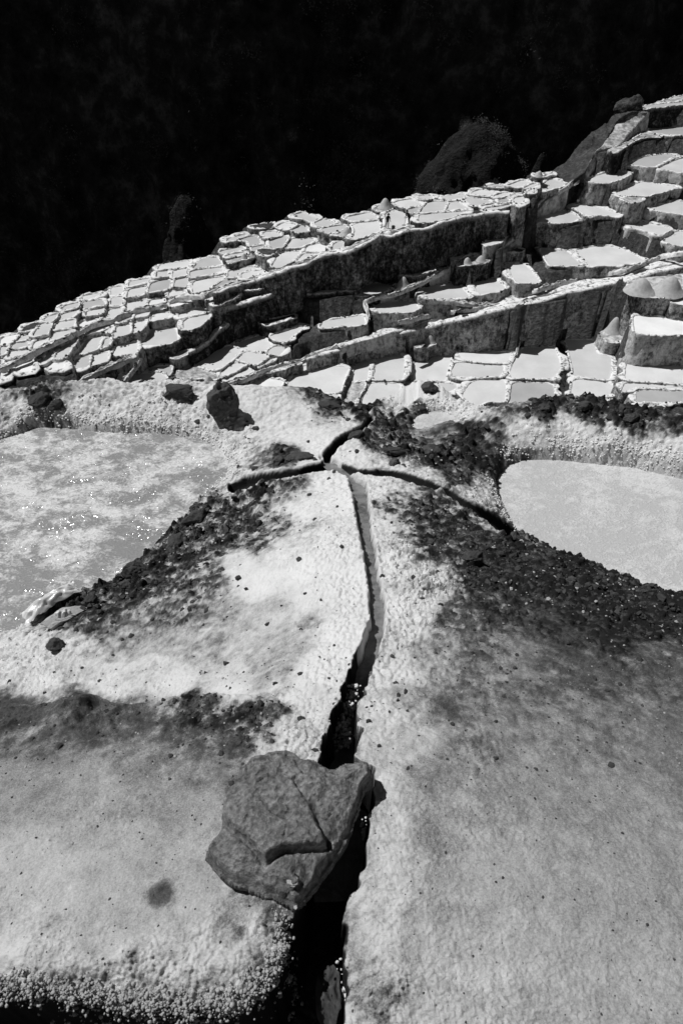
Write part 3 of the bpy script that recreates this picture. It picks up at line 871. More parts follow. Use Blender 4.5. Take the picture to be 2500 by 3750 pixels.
wS = dry * np.clip(GK - .4, 0, 1) * (GS < .4)
p, i, r = scatter(wS, 500, 18)
blobs('salt_grit', p, dist_[i] * (0.0010 + 0.0024 * r.random(len(p)) ** 3), M_crust, sub=1, rough=.35, flat=.7, smooth=False, seed=19, label='grey salt crumbs mixed into the dark soil slopes', category='grit')
TABLE = """
A1 P w -33.77 0,1245 22,1232 72,1222 53,1250 41,1256 0,1266
A2 P m -33.86 71,1232 112,1224 105,1247 55,1253
A3 P d -33.90 54,1256 104,1251 108,1267 86,1274 40,1277 38,1272
A4 P m -33.65 115,1237 143,1189 166,1181 196,1186 179,1227 159,1230
A5 L g -33.66 80,1208 96,1192 153,1176 140,1192 128,1208 78,1219
A6 P m -33.86 0,1270 33,1267 33,1278 16,1304 0,1309
A7 P m -34.04 27,1297 33,1286 107,1283 99,1297 51,1309 26,1317
A8 P m -33.94 120,1262 131,1249 174,1243 167,1261 128,1283 115,1285
A9 P m -33.95 177,1250 190,1218 271,1205 271,1216 223,1240 179,1254
A10 P m -33.93 191,1211 210,1179 277,1170 281,1173 271,1199 198,1213
A11 P m -33.63 153,1176 172,1160 218,1146 207,1170 191,1179 153,1178
A12 P m -33.89 214,1173 223,1151 287,1135 277,1154 258,1167 220,1172
A13 P m -33.74 230,1130 234,1120 295,1105 290,1125 261,1132 231,1139
A14 P m -34.15 300,1100 301,1084 367,1071 370,1081 354,1092 306,1101
A15 P d -34.15 295,1132 301,1108 373,1095 389,1112 386,1121 319,1128
A16 P m -34.27 311,1162 316,1140 387,1127 379,1148 319,1160
A17 P m -34.51 405,1053 456,1046 453,1079 405,1085
A18 P m -34.53 403,1119 407,1090 453,1084 450,1119 405,1122
A19 P m -34.68 368,1173 397,1133 451,1128 450,1144 418,1167 370,1175
A20 P w -34.64 277,1207 284,1186 298,1176 360,1170 367,1173 319,1197
A21 P w -35.14 312,1230 322,1208 383,1191 415,1192 376,1215 341,1224
A22 P m -35.08 381,1216 392,1202 418,1194 411,1215 383,1218
A23 P m -35.48 274,1302 297,1272 316,1240 379,1230 360,1283 335,1289
A24 P m -35.52 370,1275 383,1240 407,1237 405,1262 389,1272 370,1280
A25 P m -34.74 198,1312 207,1293 246,1254 290,1245 277,1266 255,1294 233,1309 204,1317
A26 P d -35.66 269,1326 277,1312 335,1302 330,1323 322,1347 277,1352
A27 P m -35.80 327,1345 341,1297 402,1289 397,1320 389,1329
A32 P m -34.12 0,1318 14,1317 16,1329 0,1344
A33 P m -34.76 0,1364 19,1352 37,1350 35,1361 24,1388 0,1393
A34 P w -34.72 41,1363 69,1334 83,1320 131,1318 128,1336 115,1361 64,1363
A35 P w -35.02 163,1342 169,1334 191,1329 242,1329 236,1353 204,1350 166,1345
A36 P m -34.82 140,1334 159,1307 175,1289 210,1285 195,1312 166,1334 156,1339
A37 P d -34.66 131,1307 169,1286 153,1309 134,1320
A39 P w -37.89 357,1403 418,1393 415,1419 360,1428
A40 P m -38.12 424,1393 432,1371 472,1366 456,1380 427,1399
B1 P m -36.04 408,1307 424,1262 512,1249 502,1296 448,1302
B2 P m -35.18 414,1240 427,1195 481,1184 480,1224 461,1229
B3 P m -35.31 485,1221 486,1182 540,1171 537,1195 518,1214
B4 P d -34.98 424,1178 429,1165 488,1144 486,1171 435,1187
B5 P m -34.99 496,1160 497,1144 556,1133 543,1157 502,1166
B6 P w -35.28 551,1174 553,1150 566,1142 634,1146 623,1160 591,1170 556,1178
B7 P m -35.16 564,1138 569,1130 601,1128 598,1136
B8 P m -34.68 462,1131 465,1106 540,1096 537,1119 502,1133 464,1141
B9 P w -34.68 540,1119 551,1098 602,1093 601,1106 572,1114
B10 P w -34.48 618,1122 628,1103 652,1091 709,1098 693,1106 665,1122 636,1125
B11 P m -34.18 614,1088 620,1066 681,1063 677,1077 623,1090
B12 P d -33.96 542,1068 550,1039 598,1022 631,1026 620,1058 591,1066 543,1072
B13 P m -34.27 462,1091 470,1060 539,1047 536,1068 524,1080 464,1095
B14 P m -34.13 469,1052 472,1031 553,1017 550,1029 524,1040 473,1052
B16 P m -33.74 569,1020 574,994 618,991 617,1013 591,1017
B17 P m -33.75 630,1017 633,988 689,983 684,1001 687,1009 638,1020
B18 P m -33.67 575,989 585,969 687,954 701,959 697,977 655,983 579,991
B19 P m -33.86 634,1052 638,1032 649,1018 690,1017 697,1042 681,1052 634,1055
B20 P m -33.51 705,1036 719,1026 821,1012 827,1018 805,1032 776,1052 754,1064 706,1077 703,1068
B21 P d -33.42 781,1053 808,1032 827,1021 869,1023 859,1036 815,1048 783,1055
B22 P m -33.27 695,1018 693,996 719,989 815,977 815,993 783,1001 706,1021
B23 P d -33.26 701,986 738,946 799,942 818,970 767,978 719,986
B25 P m -34.25 751,1091 783,1080 864,1069 874,1080 859,1096 799,1119 783,1115
B26 P m -35.21 652,1155 655,1147 738,1123 764,1141 760,1146 687,1160 655,1170
B27 P m -35.25 668,1179 687,1166 767,1149 775,1160 735,1198 703,1211 671,1211
B28 P m -36.31 513,1265 537,1217 569,1205 646,1201 655,1246 623,1260 559,1268 521,1268
B29 L w -37.59 620,1292 687,1283 700,1281 687,1300 655,1316 623,1310
H1 P d -38.44 539,1357 543,1346 620,1338 631,1343 630,1359 620,1378 591,1359 543,1359
H2 P m -38.45 430,1426 454,1394 478,1370 588,1363 618,1384 598,1416 572,1419
H3 P m -38.45 508,1432 521,1427 591,1423 579,1440 515,1441
H4 L w -38.82 636,1384 639,1365 655,1351 697,1336 738,1352 754,1357 783,1368 799,1384 779,1387 674,1384
H5 P m -39.05 610,1410 623,1400 646,1389 720,1403 706,1422
H6 P w -39.40 709,1426 722,1410 751,1408 770,1418 799,1424 783,1435 728,1438
H7 P m -38.80 700,1330 776,1288 837,1265 888,1282 872,1301 853,1320 805,1354 779,1355 738,1346
K1 P m -38.81 843,1264 955,1225 998,1261 969,1290 895,1281
K3 P m -38.86 863,1317 900,1285 989,1303 938,1340 886,1323
K4 P m -38.71 975,1288 1004,1267 1058,1268 1027,1303 995,1300
K5 P m -39.05 944,1346 995,1308 1015,1307 989,1331 946,1351
K6 P w -38.99 803,1369 817,1349 846,1328 900,1331 903,1339 857,1363 814,1384
K7 P m -39.23 820,1393 863,1366 903,1346 935,1360 886,1383 834,1399
K8 P m -38.25 981,1231 1099,1194 1116,1196 1081,1228 1047,1256 1012,1251
K9 P w -40.17 903,1429 923,1394 961,1383 1035,1392 1041,1400 1030,1420 949,1433 906,1433
K10 P m -40.81 1038,1435 1058,1394 1099,1340 1202,1337 1279,1346 1265,1389 1248,1440 1156,1440
K11 P m -41.51 1279,1394 1294,1360 1302,1320 1351,1323 1354,1337 1348,1394 1288,1400
K12 P m -41.63 1363,1389 1374,1337 1371,1285 1449,1288 1483,1308 1480,1394 1374,1394
K13 P m -42.50 1512,1394 1515,1303 1644,1285 1652,1320 1632,1389 1627,1397
K14 P m -41.90 1317,1492 1328,1446 1357,1401 1472,1406 1454,1463 1420,1495
K15 L w -41.55 1248,1486 1265,1417 1276,1406 1340,1403 1334,1423 1305,1463 1299,1492
K16 P m -42.57 1477,1446 1495,1405 1604,1400 1678,1409 1655,1435 1604,1449
K17 P m -40.81 1202,1446 1245,1446 1242,1475 1219,1452
K18 P m -37.66 1167,1194 1196,1173 1331,1153 1342,1191 1259,1196 1173,1205
I1 P m -37.01 1370,1110 1390,1104 1499,1102 1515,1107 1535,1130 1515,1146 1384,1147 1368,1123
I2 P m -36.20 1540,1056 1556,1045 1633,1036 1677,1037 1722,1087 1690,1093 1569,1096 1556,1082
I4 P m -34.56 1454,1004 1456,984 1537,980 1612,981 1562,1004 1524,1008 1480,1010
I5 P m -35.87 1317,1083 1327,1050 1365,1036 1409,1037 1429,1045 1422,1059 1378,1082 1330,1085
I7 P w -33.53 1658,926 1690,922 1722,929 1668,956 1661,938
I9 L w -35.45 1435,1053 1454,1043 1473,1040 1499,1040 1473,1053 1441,1056
C1 P d -31.81 828,883 834,874 901,855 908,863 860,882 828,889
C2 P d -31.83 871,880 911,866 943,864 959,893 917,901 908,887
C3 P m -32.44 801,927 806,919 892,902 898,914 860,927 812,933
C4 P m -32.44 820,939 844,931 901,922 914,928 892,935 825,947
C5 P d -31.84 919,906 968,896 975,903 939,917 923,920
C6 P d -31.62 987,880 1029,868 1051,866 1057,874 1032,909 997,914 984,893
C7 P m -31.46 959,856 971,848 1003,847 1032,856 1029,863 978,876
C8 L g -31.69 943,919 959,909 997,912 1016,922 1000,931 962,935
C9 P m -31.82 1038,907 1061,877 1086,871 1150,874 1159,883 1118,896 1105,907 1045,911
C10 P m -32.09 990,978 1003,957 1016,930 1038,923 1099,920 1102,928 1080,947 1057,970 1022,982
C11 P w -31.95 1113,920 1121,903 1163,891 1204,899 1201,922 1131,923
C12 P m -32.02 1081,958 1112,928 1172,927 1156,933 1118,947 1092,962
C13 P m -31.12 1212,922 1217,895 1239,883 1258,887 1260,904 1226,920
C14 P d -31.19 1065,839 1112,820 1131,845 1124,852 1083,853
C15 P w -31.09 1008,831 1035,815 1086,823 1086,828 1054,842
C16 L g -31.11 920,826 971,818 1010,818 997,834 959,837 917,832
C17 P m -30.51 1069,788 1108,777 1175,801 1140,815 1118,809
C18 P m -30.53 1147,817 1179,804 1191,805 1236,817 1195,831 1163,834
C19 P m -30.57 1171,842 1188,834 1258,823 1273,831 1268,839 1239,853 1195,856
C20 P m -33.21 882,1022 882,1001 968,987 978,992 930,1011 892,1025
C21 P m -33.25 836,1017 833,994 872,979 936,976 944,982 876,1001 869,1017
C22 P m -34.04 900,1062 908,1048 959,1035 1016,1030 1014,1038 978,1056 914,1065
C30 L w -32.51 834,960 853,947 888,942 923,935 939,938 885,952 841,968
M1 P m -35.27 1113,1068 1156,1054 1282,1039 1285,1059 1202,1074 1139,1079
D1 P m -29.10 1434,745 1455,736 1506,728 1548,747 1538,755 1484,764 1461,756
D2 P d -29.09 1489,772 1487,768 1536,756 1532,772 1525,782 1497,783
D3 P m -29.95 1261,796 1353,777 1379,790 1388,803 1289,815
D4 P m -29.98 1288,878 1296,844 1289,825 1305,817 1391,809 1395,849 1343,866
D5 P m -29.60 1404,846 1410,819 1407,783 1430,772 1474,777 1490,793 1490,825 1481,835 1430,849
D6 P m -28.96 1522,717 1583,715 1589,728 1560,736
D7 P m -29.00 1611,720 1662,713 1707,710 1694,728 1646,733 1618,729
D8 P m -29.13 1533,779 1548,758 1567,737 1640,739 1624,772 1551,782
D9 P m -29.19 1629,771 1645,741 1682,741 1713,759 1707,765
D10 P m -29.20 1548,819 1530,814 1530,787 1615,780 1723,771 1691,783 1640,803
D13 L w -29.54 1366,764 1391,752 1423,755 1436,764 1410,774 1379,774
D14 L w -30.58 1206,860 1241,847 1280,847 1283,876 1232,863
E1 P m -28.75 1719,713 1727,703 1755,694 1822,703 1825,708 1793,718 1755,716
E2 P m -28.97 1696,732 1707,724 1755,726 1803,739 1797,745 1733,753
E3 P m -28.76 1801,719 1841,705 1876,708 1841,723 1816,727
E4 P d -28.83 1819,734 1841,726 1864,729 1867,739 1829,745
E5 P m -29.04 1757,753 1803,747 1822,748 1765,764
E6 P m -29.05 1765,770 1774,762 1829,755 1867,748 1870,755 1829,766 1809,772
E7 P m -28.70 1860,723 1880,711 1915,707 1918,715 1873,724
E8 P m -28.70 1875,732 1883,723 1921,718 1926,732 1905,743 1896,755 1886,743
E9 P m -28.08 1926,702 1937,696 1951,694 1947,710 1927,708
E10 P m -28.08 1852,681 1905,660 1937,662 1945,670 1915,684 1860,684
E11 P m -28.08 1913,689 1947,673 1969,670 1956,688 1921,693
E12 P m -28.64 1977,694 1988,672 2004,659 2026,656 2074,670 2061,683 2017,697 1982,700
E13 L w -28.36 1774,680 1809,675 1848,678 1838,688 1790,686
E14 L w -27.40 1947,640 1969,635 1988,638 1985,649 1956,645
E15 P m -28.30 1986,649 2001,638 2026,632 2020,640 1994,651
E17 P m -32.29 1765,893 1803,863 1829,852 1857,847 1841,879 1829,892 1778,903
E18 P m -31.53 1950,806 1969,793 2065,770 2096,780 2128,799 2090,815 2039,821 1969,809
E20 P m -34.59 1969,909 2017,914 2077,920 2135,973 2010,976 1988,939
L11 L w -33.80 1669,965 1746,939 1793,933 1790,959 1730,971 1676,975
L13 L g -33.77 1841,914 1883,908 1918,914 1915,920 1854,925
G0 P m -31.13 2085,754 2118,749 2191,759 2271,783 2277,786 2249,792 2143,792 2124,775
G21 P m -34.57 2102,917 2140,907 2191,899 2230,901 2303,920 2367,957 2338,965 2255,974 2156,976 2128,942
G1 P m -30.84 2365,761 2415,748 2472,735 2500,738 2574,745 2574,792 2500,788 2427,778
G2 P m -32.23 2277,823 2306,813 2357,812 2415,826 2466,839 2418,863 2383,856 2319,836
G3 P m -32.69 2421,867 2472,848 2500,847 2574,847 2574,901 2462,902 2446,891
F1 P m -28.35 2134,659 2191,640 2242,625 2309,633 2306,641 2271,659 2223,672 2166,672
F2 P m -29.52 2249,707 2287,684 2351,665 2376,667 2430,678 2478,683 2472,691 2383,716 2351,719 2271,718
F3 P d -27.78 2297,600 2351,574 2430,565 2478,568 2456,579 2395,613 2376,616 2319,606
F4 P m -27.96 2402,619 2424,608 2472,586 2500,578 2574,574 2574,640 2453,629
F5 P d -25.64 2367,480 2376,471 2399,464 2500,463 2574,464 2574,499 2446,496 2399,491
F6 P d -23.02 2335,393 2341,389 2415,381 2500,373 2574,367 2542,378 2430,394 2357,401
F7 L w -23.02 2408,377 2430,367 2462,358 2500,350 2574,343 2574,362 2500,370
L15 L w -25.70 2223,550 2274,531 2319,506 2364,483 2399,493 2424,498 2351,506 2312,522 2261,557 2242,563
L18 L w -29.58 2274,727 2306,718 2351,723 2348,739 2312,745 2287,739
J1 P m -36.04 1726,1023 1807,1018 1853,1052 1830,1072 1746,1078
J3 P m -35.07 1848,964 1916,966 1944,986 1979,1032 1967,1037 1890,1038 1870,1009
J6 P w -41.90 1672,1290 1744,1282 1853,1290 1876,1293 1853,1333 1755,1328 1686,1319
J7 P m -42.02 1649,1359 1663,1328 1738,1328 1847,1339 1841,1365 1830,1382 1721,1382 1652,1379
J8 P w -37.41 2312,1155 2404,1158 2500,1178 2587,1187 2587,1239 2500,1227 2415,1230 2318,1221
J9 P m -41.19 2283,1394 2289,1325 2346,1319 2500,1342 2587,1348 2587,1411 2500,1405 2363,1399
J10 P m -42.03 1864,1359 1876,1325 1910,1273 2031,1270 2048,1313 2054,1348 2028,1388 1870,1388
J11 P m -42.47 2094,1359 2082,1296 2065,1244 2174,1244 2186,1296 2240,1305 2237,1382 2220,1394 2094,1376
J12 P m -42.24 1686,1451 1715,1405 1744,1391 1853,1391 1853,1474 1784,1474 1732,1491
J13 P d -42.35 1861,1474 1870,1399 2025,1405 2033,1463 1944,1477
J14 P m -42.61 2085,1451 2094,1388 2220,1397 2246,1411 2240,1448 2174,1454
J15 P w -42.81 1996,1483 2076,1465 2180,1460 2243,1463 2269,1480 2260,1494 2145,1500 2059,1491
J16 P d -42.66 1764,1523 1784,1486 1921,1494 1876,1511
J17 P d -41.45 2326,1474 2326,1428 2500,1434 2587,1437 2587,1474 2432,1474
J18 P m -41.35 2269,1434 2283,1402 2363,1405 2500,1417 2587,1428 2329,1420 2277,1440
J19 P d -41.51 2323,1517 2329,1480 2421,1483 2392,1511
J24 P w -35.53 2455,1089 2500,1084 2587,1089 2587,1127 2455,1112
L7 L w -40.75 2191,1221 2208,1210 2277,1221 2283,1244 2249,1256 2220,1253
L8 L w -35.21 2295,1032 2346,1015 2404,1009 2500,1009 2500,1072 2450,1095 2375,1089 2318,1066
L4a L w -39.25 1196,1282 1374,1228 1483,1202 1489,1214 1374,1242 1213,1287
L4b L w -38.80 1473,1214 1553,1193 1639,1168 1641,1176 1553,1200 1480,1219
L4c L w -37.25 1637,1167 1749,1144 1887,1108 1887,1121 1749,1153 1640,1174
L4d L w -36.37 1910,1114 2002,1083 2094,1055 2094,1066 2002,1095 1916,1125
L4e L w -35.96 2094,1054 2180,1038 2283,1018 2283,1031 2180,1050 2094,1066
L4f L w -34.49 2297,1000 2404,980 2500,960 2587,946 2587,963 2500,975 2404,995 2297,1015
L5a L w -37.23 1646,1138 1772,1115 1899,1083 1901,1101 1772,1135 1646,1158
L5b L w -36.29 1913,1089 2002,1064 2117,1029 2117,1048 2002,1072 1916,1104
L5e L w -35.86 2120,1029 2289,992 2289,1012 2120,1048
L5c L w -34.53 2297,980 2404,957 2500,943 2500,957 2404,975 2297,995
L5d L w -38.70 1486,1206 1553,1171 1639,1146 1639,1165 1553,1187 1492,1208
L6 L w -39.61 886,1392 944,1363 1030,1340 1099,1326 1110,1331 1053,1343 955,1371 898,1397
L1a L g -34.83 853,1110 908,1097 978,1072 978,1081 908,1107 853,1121
L1b L g -34.12 978,1072 1035,1040 1099,1017 1099,1029 1035,1054 978,1081
L2a L g -37.09 697,1278 751,1246 783,1214 792,1221 757,1254 700,1286
L2b L g -36.36 783,1214 846,1163 900,1144 900,1154 846,1176 792,1221
L20 L g -37.28 944,1176 1018,1165 1076,1150 1076,1162 972,1194"""
# ---------------------------------------------------------------- terraces across the slope
def wpt(us, vs_, z):
    """source-pixel point of the survey table -> world point on the horizontal plane z"""
    return at_z(us * 1568.0 / 2500.0, vs_ * 1568.0 / 2500.0, z)


PANS = []
for ln in TABLE.strip().split('\n'):
    t = ln.split()
    zz = float(t[3])
    px = [tuple(float(q) for q in s.split(',')) for s in t[4:]]
    plan = np.array([wpt(a, b_, zz)[:2] for a, b_ in px])
    plan = chaikin(plan, 2, 0.11)
    PANS.append(dict(name=t[0], kind=t[1], tone=t[2], z=zz, px=px, plan=plan))
_led = [(1250 + a / 3.136, 900 + b_ / 3.136) for a, b_ in ((765, 1100), (830, 1075), (940, 1070), (1060, 1085), (1075, 1110), (960, 1150), (850, 1168))]
PANS.append(dict(name='L9', kind='L', tone='w', z=-40.7, px=_led, plan=np.array([wpt(a, b_, -40.7)[:2] for a, b_ in _led])))
BY = {p['name']: p for p in PANS}

# hillside under the pans: everywhere a little below the lowest pan nearby, falling away outside them
RES = 0.4
hx = np.arange(-95, 110, RES); hy = np.arange(8, 150, RES)
HXg, HYg = np.meshgrid(hx, hy)
near_d = np.full(HXg.shape, 1e9); near_z = np.full(HXg.shape, -60.0); low_z = np.full(HXg.shape, 1e9)
for p in PANS:
    P = p['plan']; mrg = 9.0
    i0, i1 = np.searchsorted(hx, [P[:, 0].min() - mrg, P[:, 0].max() + mrg])
    j0, j1 = np.searchsorted(hy, [P[:, 1].min() - mrg, P[:, 1].max() + mrg])
    sl = (slice(j0, j1), slice(i0, i1))
    d = poly_sd(HXg[sl], HYg[sl], P)
    d0 = np.clip(d, 0, None)
    better = d0 < near_d[sl]
    near_z[sl] = np.where(better, p['z'], near_z[sl])
    near_d[sl] = np.where(better, d0, near_d[sl])
    low_z[sl] = np.where(d0 < 0.7, np.minimum(low_z[sl], p['z']), low_z[sl])
hz_near = np.where(low_z < 1e8, low_z, near_z) - 0.35
slope_d = np.clip(near_d - 1.1, 0, None)
nz = 1.6 * fbm2(HXg * .12, HYg * .12, 4, 301) + .35 * fbm2(HXg * .8, HYg * .8, 3, 302)
front = np.where(HYg < 80, -9.5 - (HYg - 8) * 0.85, -200)
front = np.maximum(front, np.where(HYg < 80, -52 - 0 * HYg, -200))
hz = np.where(near_d < 1e8, hz_near - 1.25 * slope_d, -200) + nz * sstep(0, 4, slope_d)
hz = np.maximum(hz, np.where(HYg < 72, front + nz, -140))
hz = np.maximum(hz, -140)
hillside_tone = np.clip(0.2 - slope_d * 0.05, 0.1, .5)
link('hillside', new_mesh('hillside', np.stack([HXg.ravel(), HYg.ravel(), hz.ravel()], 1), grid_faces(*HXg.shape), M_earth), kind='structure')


def hill(x, y):
    i = np.clip(((np.asarray(x) - hx[0]) / RES).astype(int), 0, len(hx) - 1)
    j = np.clip(((np.asarray(y) - hy[0]) / RES).astype(int), 0, len(hy) - 1)
    return hz[j, i]


def ring_normals(P):
    nx = np.roll(P, -1, 0) - np.roll(P, 1, 0)
    n = np.stack([nx[:, 1], -nx[:, 0]], 1)
    n /= np.linalg.norm(n, axis=1)[:, None] + 1e-9
    a = 0.5 * np.sum(P[:, 0] * np.roll(P[:, 1], -1) - np.roll(P[:, 0], -1) * P[:, 1])
    return n if a > 0 else -n


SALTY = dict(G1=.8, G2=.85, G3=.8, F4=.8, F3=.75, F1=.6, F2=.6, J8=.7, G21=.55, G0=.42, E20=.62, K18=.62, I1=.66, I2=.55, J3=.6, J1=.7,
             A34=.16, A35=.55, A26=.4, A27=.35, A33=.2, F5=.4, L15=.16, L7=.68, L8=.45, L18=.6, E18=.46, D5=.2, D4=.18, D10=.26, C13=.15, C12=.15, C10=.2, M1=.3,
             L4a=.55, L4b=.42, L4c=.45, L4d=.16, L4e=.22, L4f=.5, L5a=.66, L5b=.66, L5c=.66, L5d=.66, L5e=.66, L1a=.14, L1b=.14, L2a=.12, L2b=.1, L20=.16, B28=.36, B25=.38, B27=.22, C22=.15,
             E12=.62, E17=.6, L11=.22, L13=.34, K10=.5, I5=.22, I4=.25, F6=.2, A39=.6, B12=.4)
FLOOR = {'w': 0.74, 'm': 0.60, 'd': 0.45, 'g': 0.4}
JIT = np.random.default_rng(77)


def terrace(p):
    """one pan or ledge: flat floor, knobbly salt rim and the wall that holds it up"""
    step = 0.36
    P = resample(p['plan'], step, closed=True)
    n = len(P)
    N = ring_normals(P)
    z = p['z']
    c = P.mean(0)
    sd = int(abs(hash(p['name'])) % 991) if False else sum(map(ord, p['name'])) * 7
    s = np.arange(n)
    low = np.minimum(hill(*(P + N * 0.8).T), hill(*(P + N * 0.3).T))
    low = np.minimum.reduce([np.roll(low, k) for k in (-2, -1, 0, 1, 2)])
    drop = np.clip(z - low, 0.5, 7.5) + 0.3
    gap = np.full(n, 9.0)
    lo_, hi_ = P.min(0) - 2.2, P.max(0) + 2.2
    for q in PANS:
        if q is p or q['z'] < z - 1.1 or (q['plan'].max(0) < lo_).any() or (q['plan'].min(0) > hi_).any():
            continue
        gap = np.minimum(gap, np.abs(poly_sd(P[:, 0], P[:, 1], q['plan'])))
    rw = np.where(gap < 1.5, np.clip(gap * 0.65 + 0.1, 0.18, 1.0), 0.2) * (1.0 if p['kind'] == 'P' else 0.7)
    lowgap = np.full(n, 9.0)
    for q in PANS:
        if q is p or q['z'] > z - 0.25 or (q['plan'].max(0) < lo_).any() or (q['plan'].min(0) > hi_).any():
            continue
        lowgap = np.minimum(lowgap, np.abs(poly_sd(P[:, 0], P[:, 1], q['plan'])))
    rw = np.where(lowgap < 0.6, np.minimum(rw, np.clip(lowgap * .6, .05, .3)), rw)
    rw = (np.roll(rw, 1) + rw * 2 + np.roll(rw, -1)) / 4
    rw = rw[:, None]
    rh = 0.09 if p['kind'] == 'P' else 0.03
    lum = 0.16 * (noise2(P[:, 0] * 1.1, P[:, 1] * 1.1, sd) - .45) + 0.16 * (noise2(P[:, 0] * 3.3, P[:, 1] * 3.3, sd + 1) - .45)
    NR = 7
    rings = []; wl = []
    for off, hh, w in ((-0.10, -0.12, 0), (-0.06, rh * 0.6, 0), (0.03, rh, 0), (rw * .5, rh, 0.0), (rw * .85, rh * 0.85, 0.0), (rw * 1.0, rh * .5, 0.2), (rw * 1.05, -0.06, .85)):
        k = lum * (0 if hh < 0 else 1)
        rings.append(np.column_stack([P + N * (off + 0.25 * lum[:, None] * (np.max(off) > 0.1)), z + hh + k])); wl.append(np.full(n, w))
    for q in range(1, NR + 1):
        f = q / NR
        zz = z - drop * f
        pp = np.column_stack([P * 1.6, zz * 0.9])
        bulge = 0.8 * fbm3(np.column_stack([P * 0.8, zz * 0.5]), 3, sd) * np.minimum(1, drop / 2.0) * math.sin(min(1, f * 1.6) * 1.57) + 0.3 * fbm3(pp * 1.3, 3, sd + 9) * min(1, 2.5 * f)
        off = rw[:, 0] * 1.05 + 0.04 * drop * f + np.clip(bulge * (0.9 if drop.max() > 1 else 0.4), -.35, .22)
        off = np.maximum(off, rw[:, 0] * .4)
        rings.append(np.column_stack([P + N * np.asarray(off)[:, None], zz])); wl.append(np.full(n, 1.0))
    V = np.vstack(rings)
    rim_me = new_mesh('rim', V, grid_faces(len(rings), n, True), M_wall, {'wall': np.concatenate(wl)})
    return c, P, rim_me


TONE_WORD = {'w': 'white', 'm': 'pale grey', 'd': 'darker grey', 'g': 'earthy grey'}
ROWS = [
    ('left shelf row along canyon rim', 'A11 A13 A14 A17 B14 B16 B18 B23'),
    ('left shelf second row from rim', 'A1 A2 A4 A10 A12 A15 A18 B13 B12 B17 B19 B22'),
    ('left shelf row behind slanting channel', 'A6 A7 A3 A8 A9 A20 A16 A19 B8 B9 B11 B20 B21'),
    ('left shelf row before slanting channel', 'A32 A37 A36 A21 A22 B4 B5 B7 B6 B10 B25'),
    ('left shelf front rows', 'A33 A34 A35 A25 A23 A24 A26 A27 B2 B3 B1 B28 B26 B27 C22'),
    ('hollow below dark wall, back row', 'H1 H7 K3 K1 K4 K8 M1 I5 I4'),
    ('hollow below dark wall, front row', 'A39 A40 H2 H3 H5 H6 K6 K7 K5 K9'),
    ('middle shelf skyline row', 'C1 C2 C7 C15 C14 C17 C18 C19'),
    ('middle shelf above long dark wall', 'C3 C4 C5 C6 C9 C11 C13 C21 C20 C10 C12'),
    ('on shelf around the workers', 'D3 D4 D1 D2 D5 D6 D7 D8 D9 D10'),
    ('far shelf left of ridge', 'E1 E2 E3 E4 E5 E6 E7 E8 E9 E10 E11 E15 E12'),
    ('upper right steps', 'F1 F2 F3 F4 F5 F6 G1 G2 G3'),
    ('broad steps above the double channel', 'K18 I1 I2 I7 J1 J3 E17 E18 E20 G0 G21'),
    ('lowest flat, row under double channel', 'K10 K11 K12 K13 J6 J7 J10 J11 J8 J24 J9'),
    ('lowest flat, front row by mound', 'K17 K14 K16 J12 J13 J15 J16 J14 J18 J17 J19'),
]
ORD = ['', 'first', 'second', 'third', 'fourth', 'fifth', 'sixth', 'seventh', 'eighth', 'ninth', 'tenth', 'eleventh', 'twelfth', 'thirteenth', 'fourteenth', 'fifteenth']
LAB = {}
for phrase, names in ROWS:
    L = sorted(names.split(), key=lambda q: np.mean([a for a, _ in BY[q]['px']]))
    for k, q in enumerate(L):
        LAB[q] = (ORD[k + 1] + ' from left', phrase)
LEDGE_LAB = dict(A5='earthy bare terrace corner on the canyon rim at far left', B29='bright bare salt ledge at the foot of the bulging pan wall',
                 H4='white trampled salt floor with a small heap behind the boulder', K15='cloudy half dry strip between two front pans',
                 I9='small salt ledge under the dark wall carrying a round heap', C8='rounded earthy hump amid the middle shelf pans', C16='dull dry terrace on the middle shelf skyline',
                 C30='raised ledge with dark front and small salt cone', D13='skyline ledge carrying the tall salt heap', D14='salt spill ledge beside a shaded heap left of the workers',
                 E13='bright dry salt strip on the far rim', E14='rim ledge with a small salt cone beside the dark slope', L11='ledge with dark front carrying two salt cones', L13='grey shelf beside the ridge channel',
                 F7='topmost white terrace at the right edge', L15='pale ledge curling above the shaded upper pan', L18='stubby salt block between the upper right pans', L7='low salt crusted pedestal before the lowest flat',
                 L8='salt yard with two large heaps at the right', L6='white channel bank leading into the lowest flat', L9='small ledge jutting from the bank with a leaning salt heap', L20='dark boxy ledge below the long wall')
STRIP = ('L4', 'L5', 'L1', 'L2')

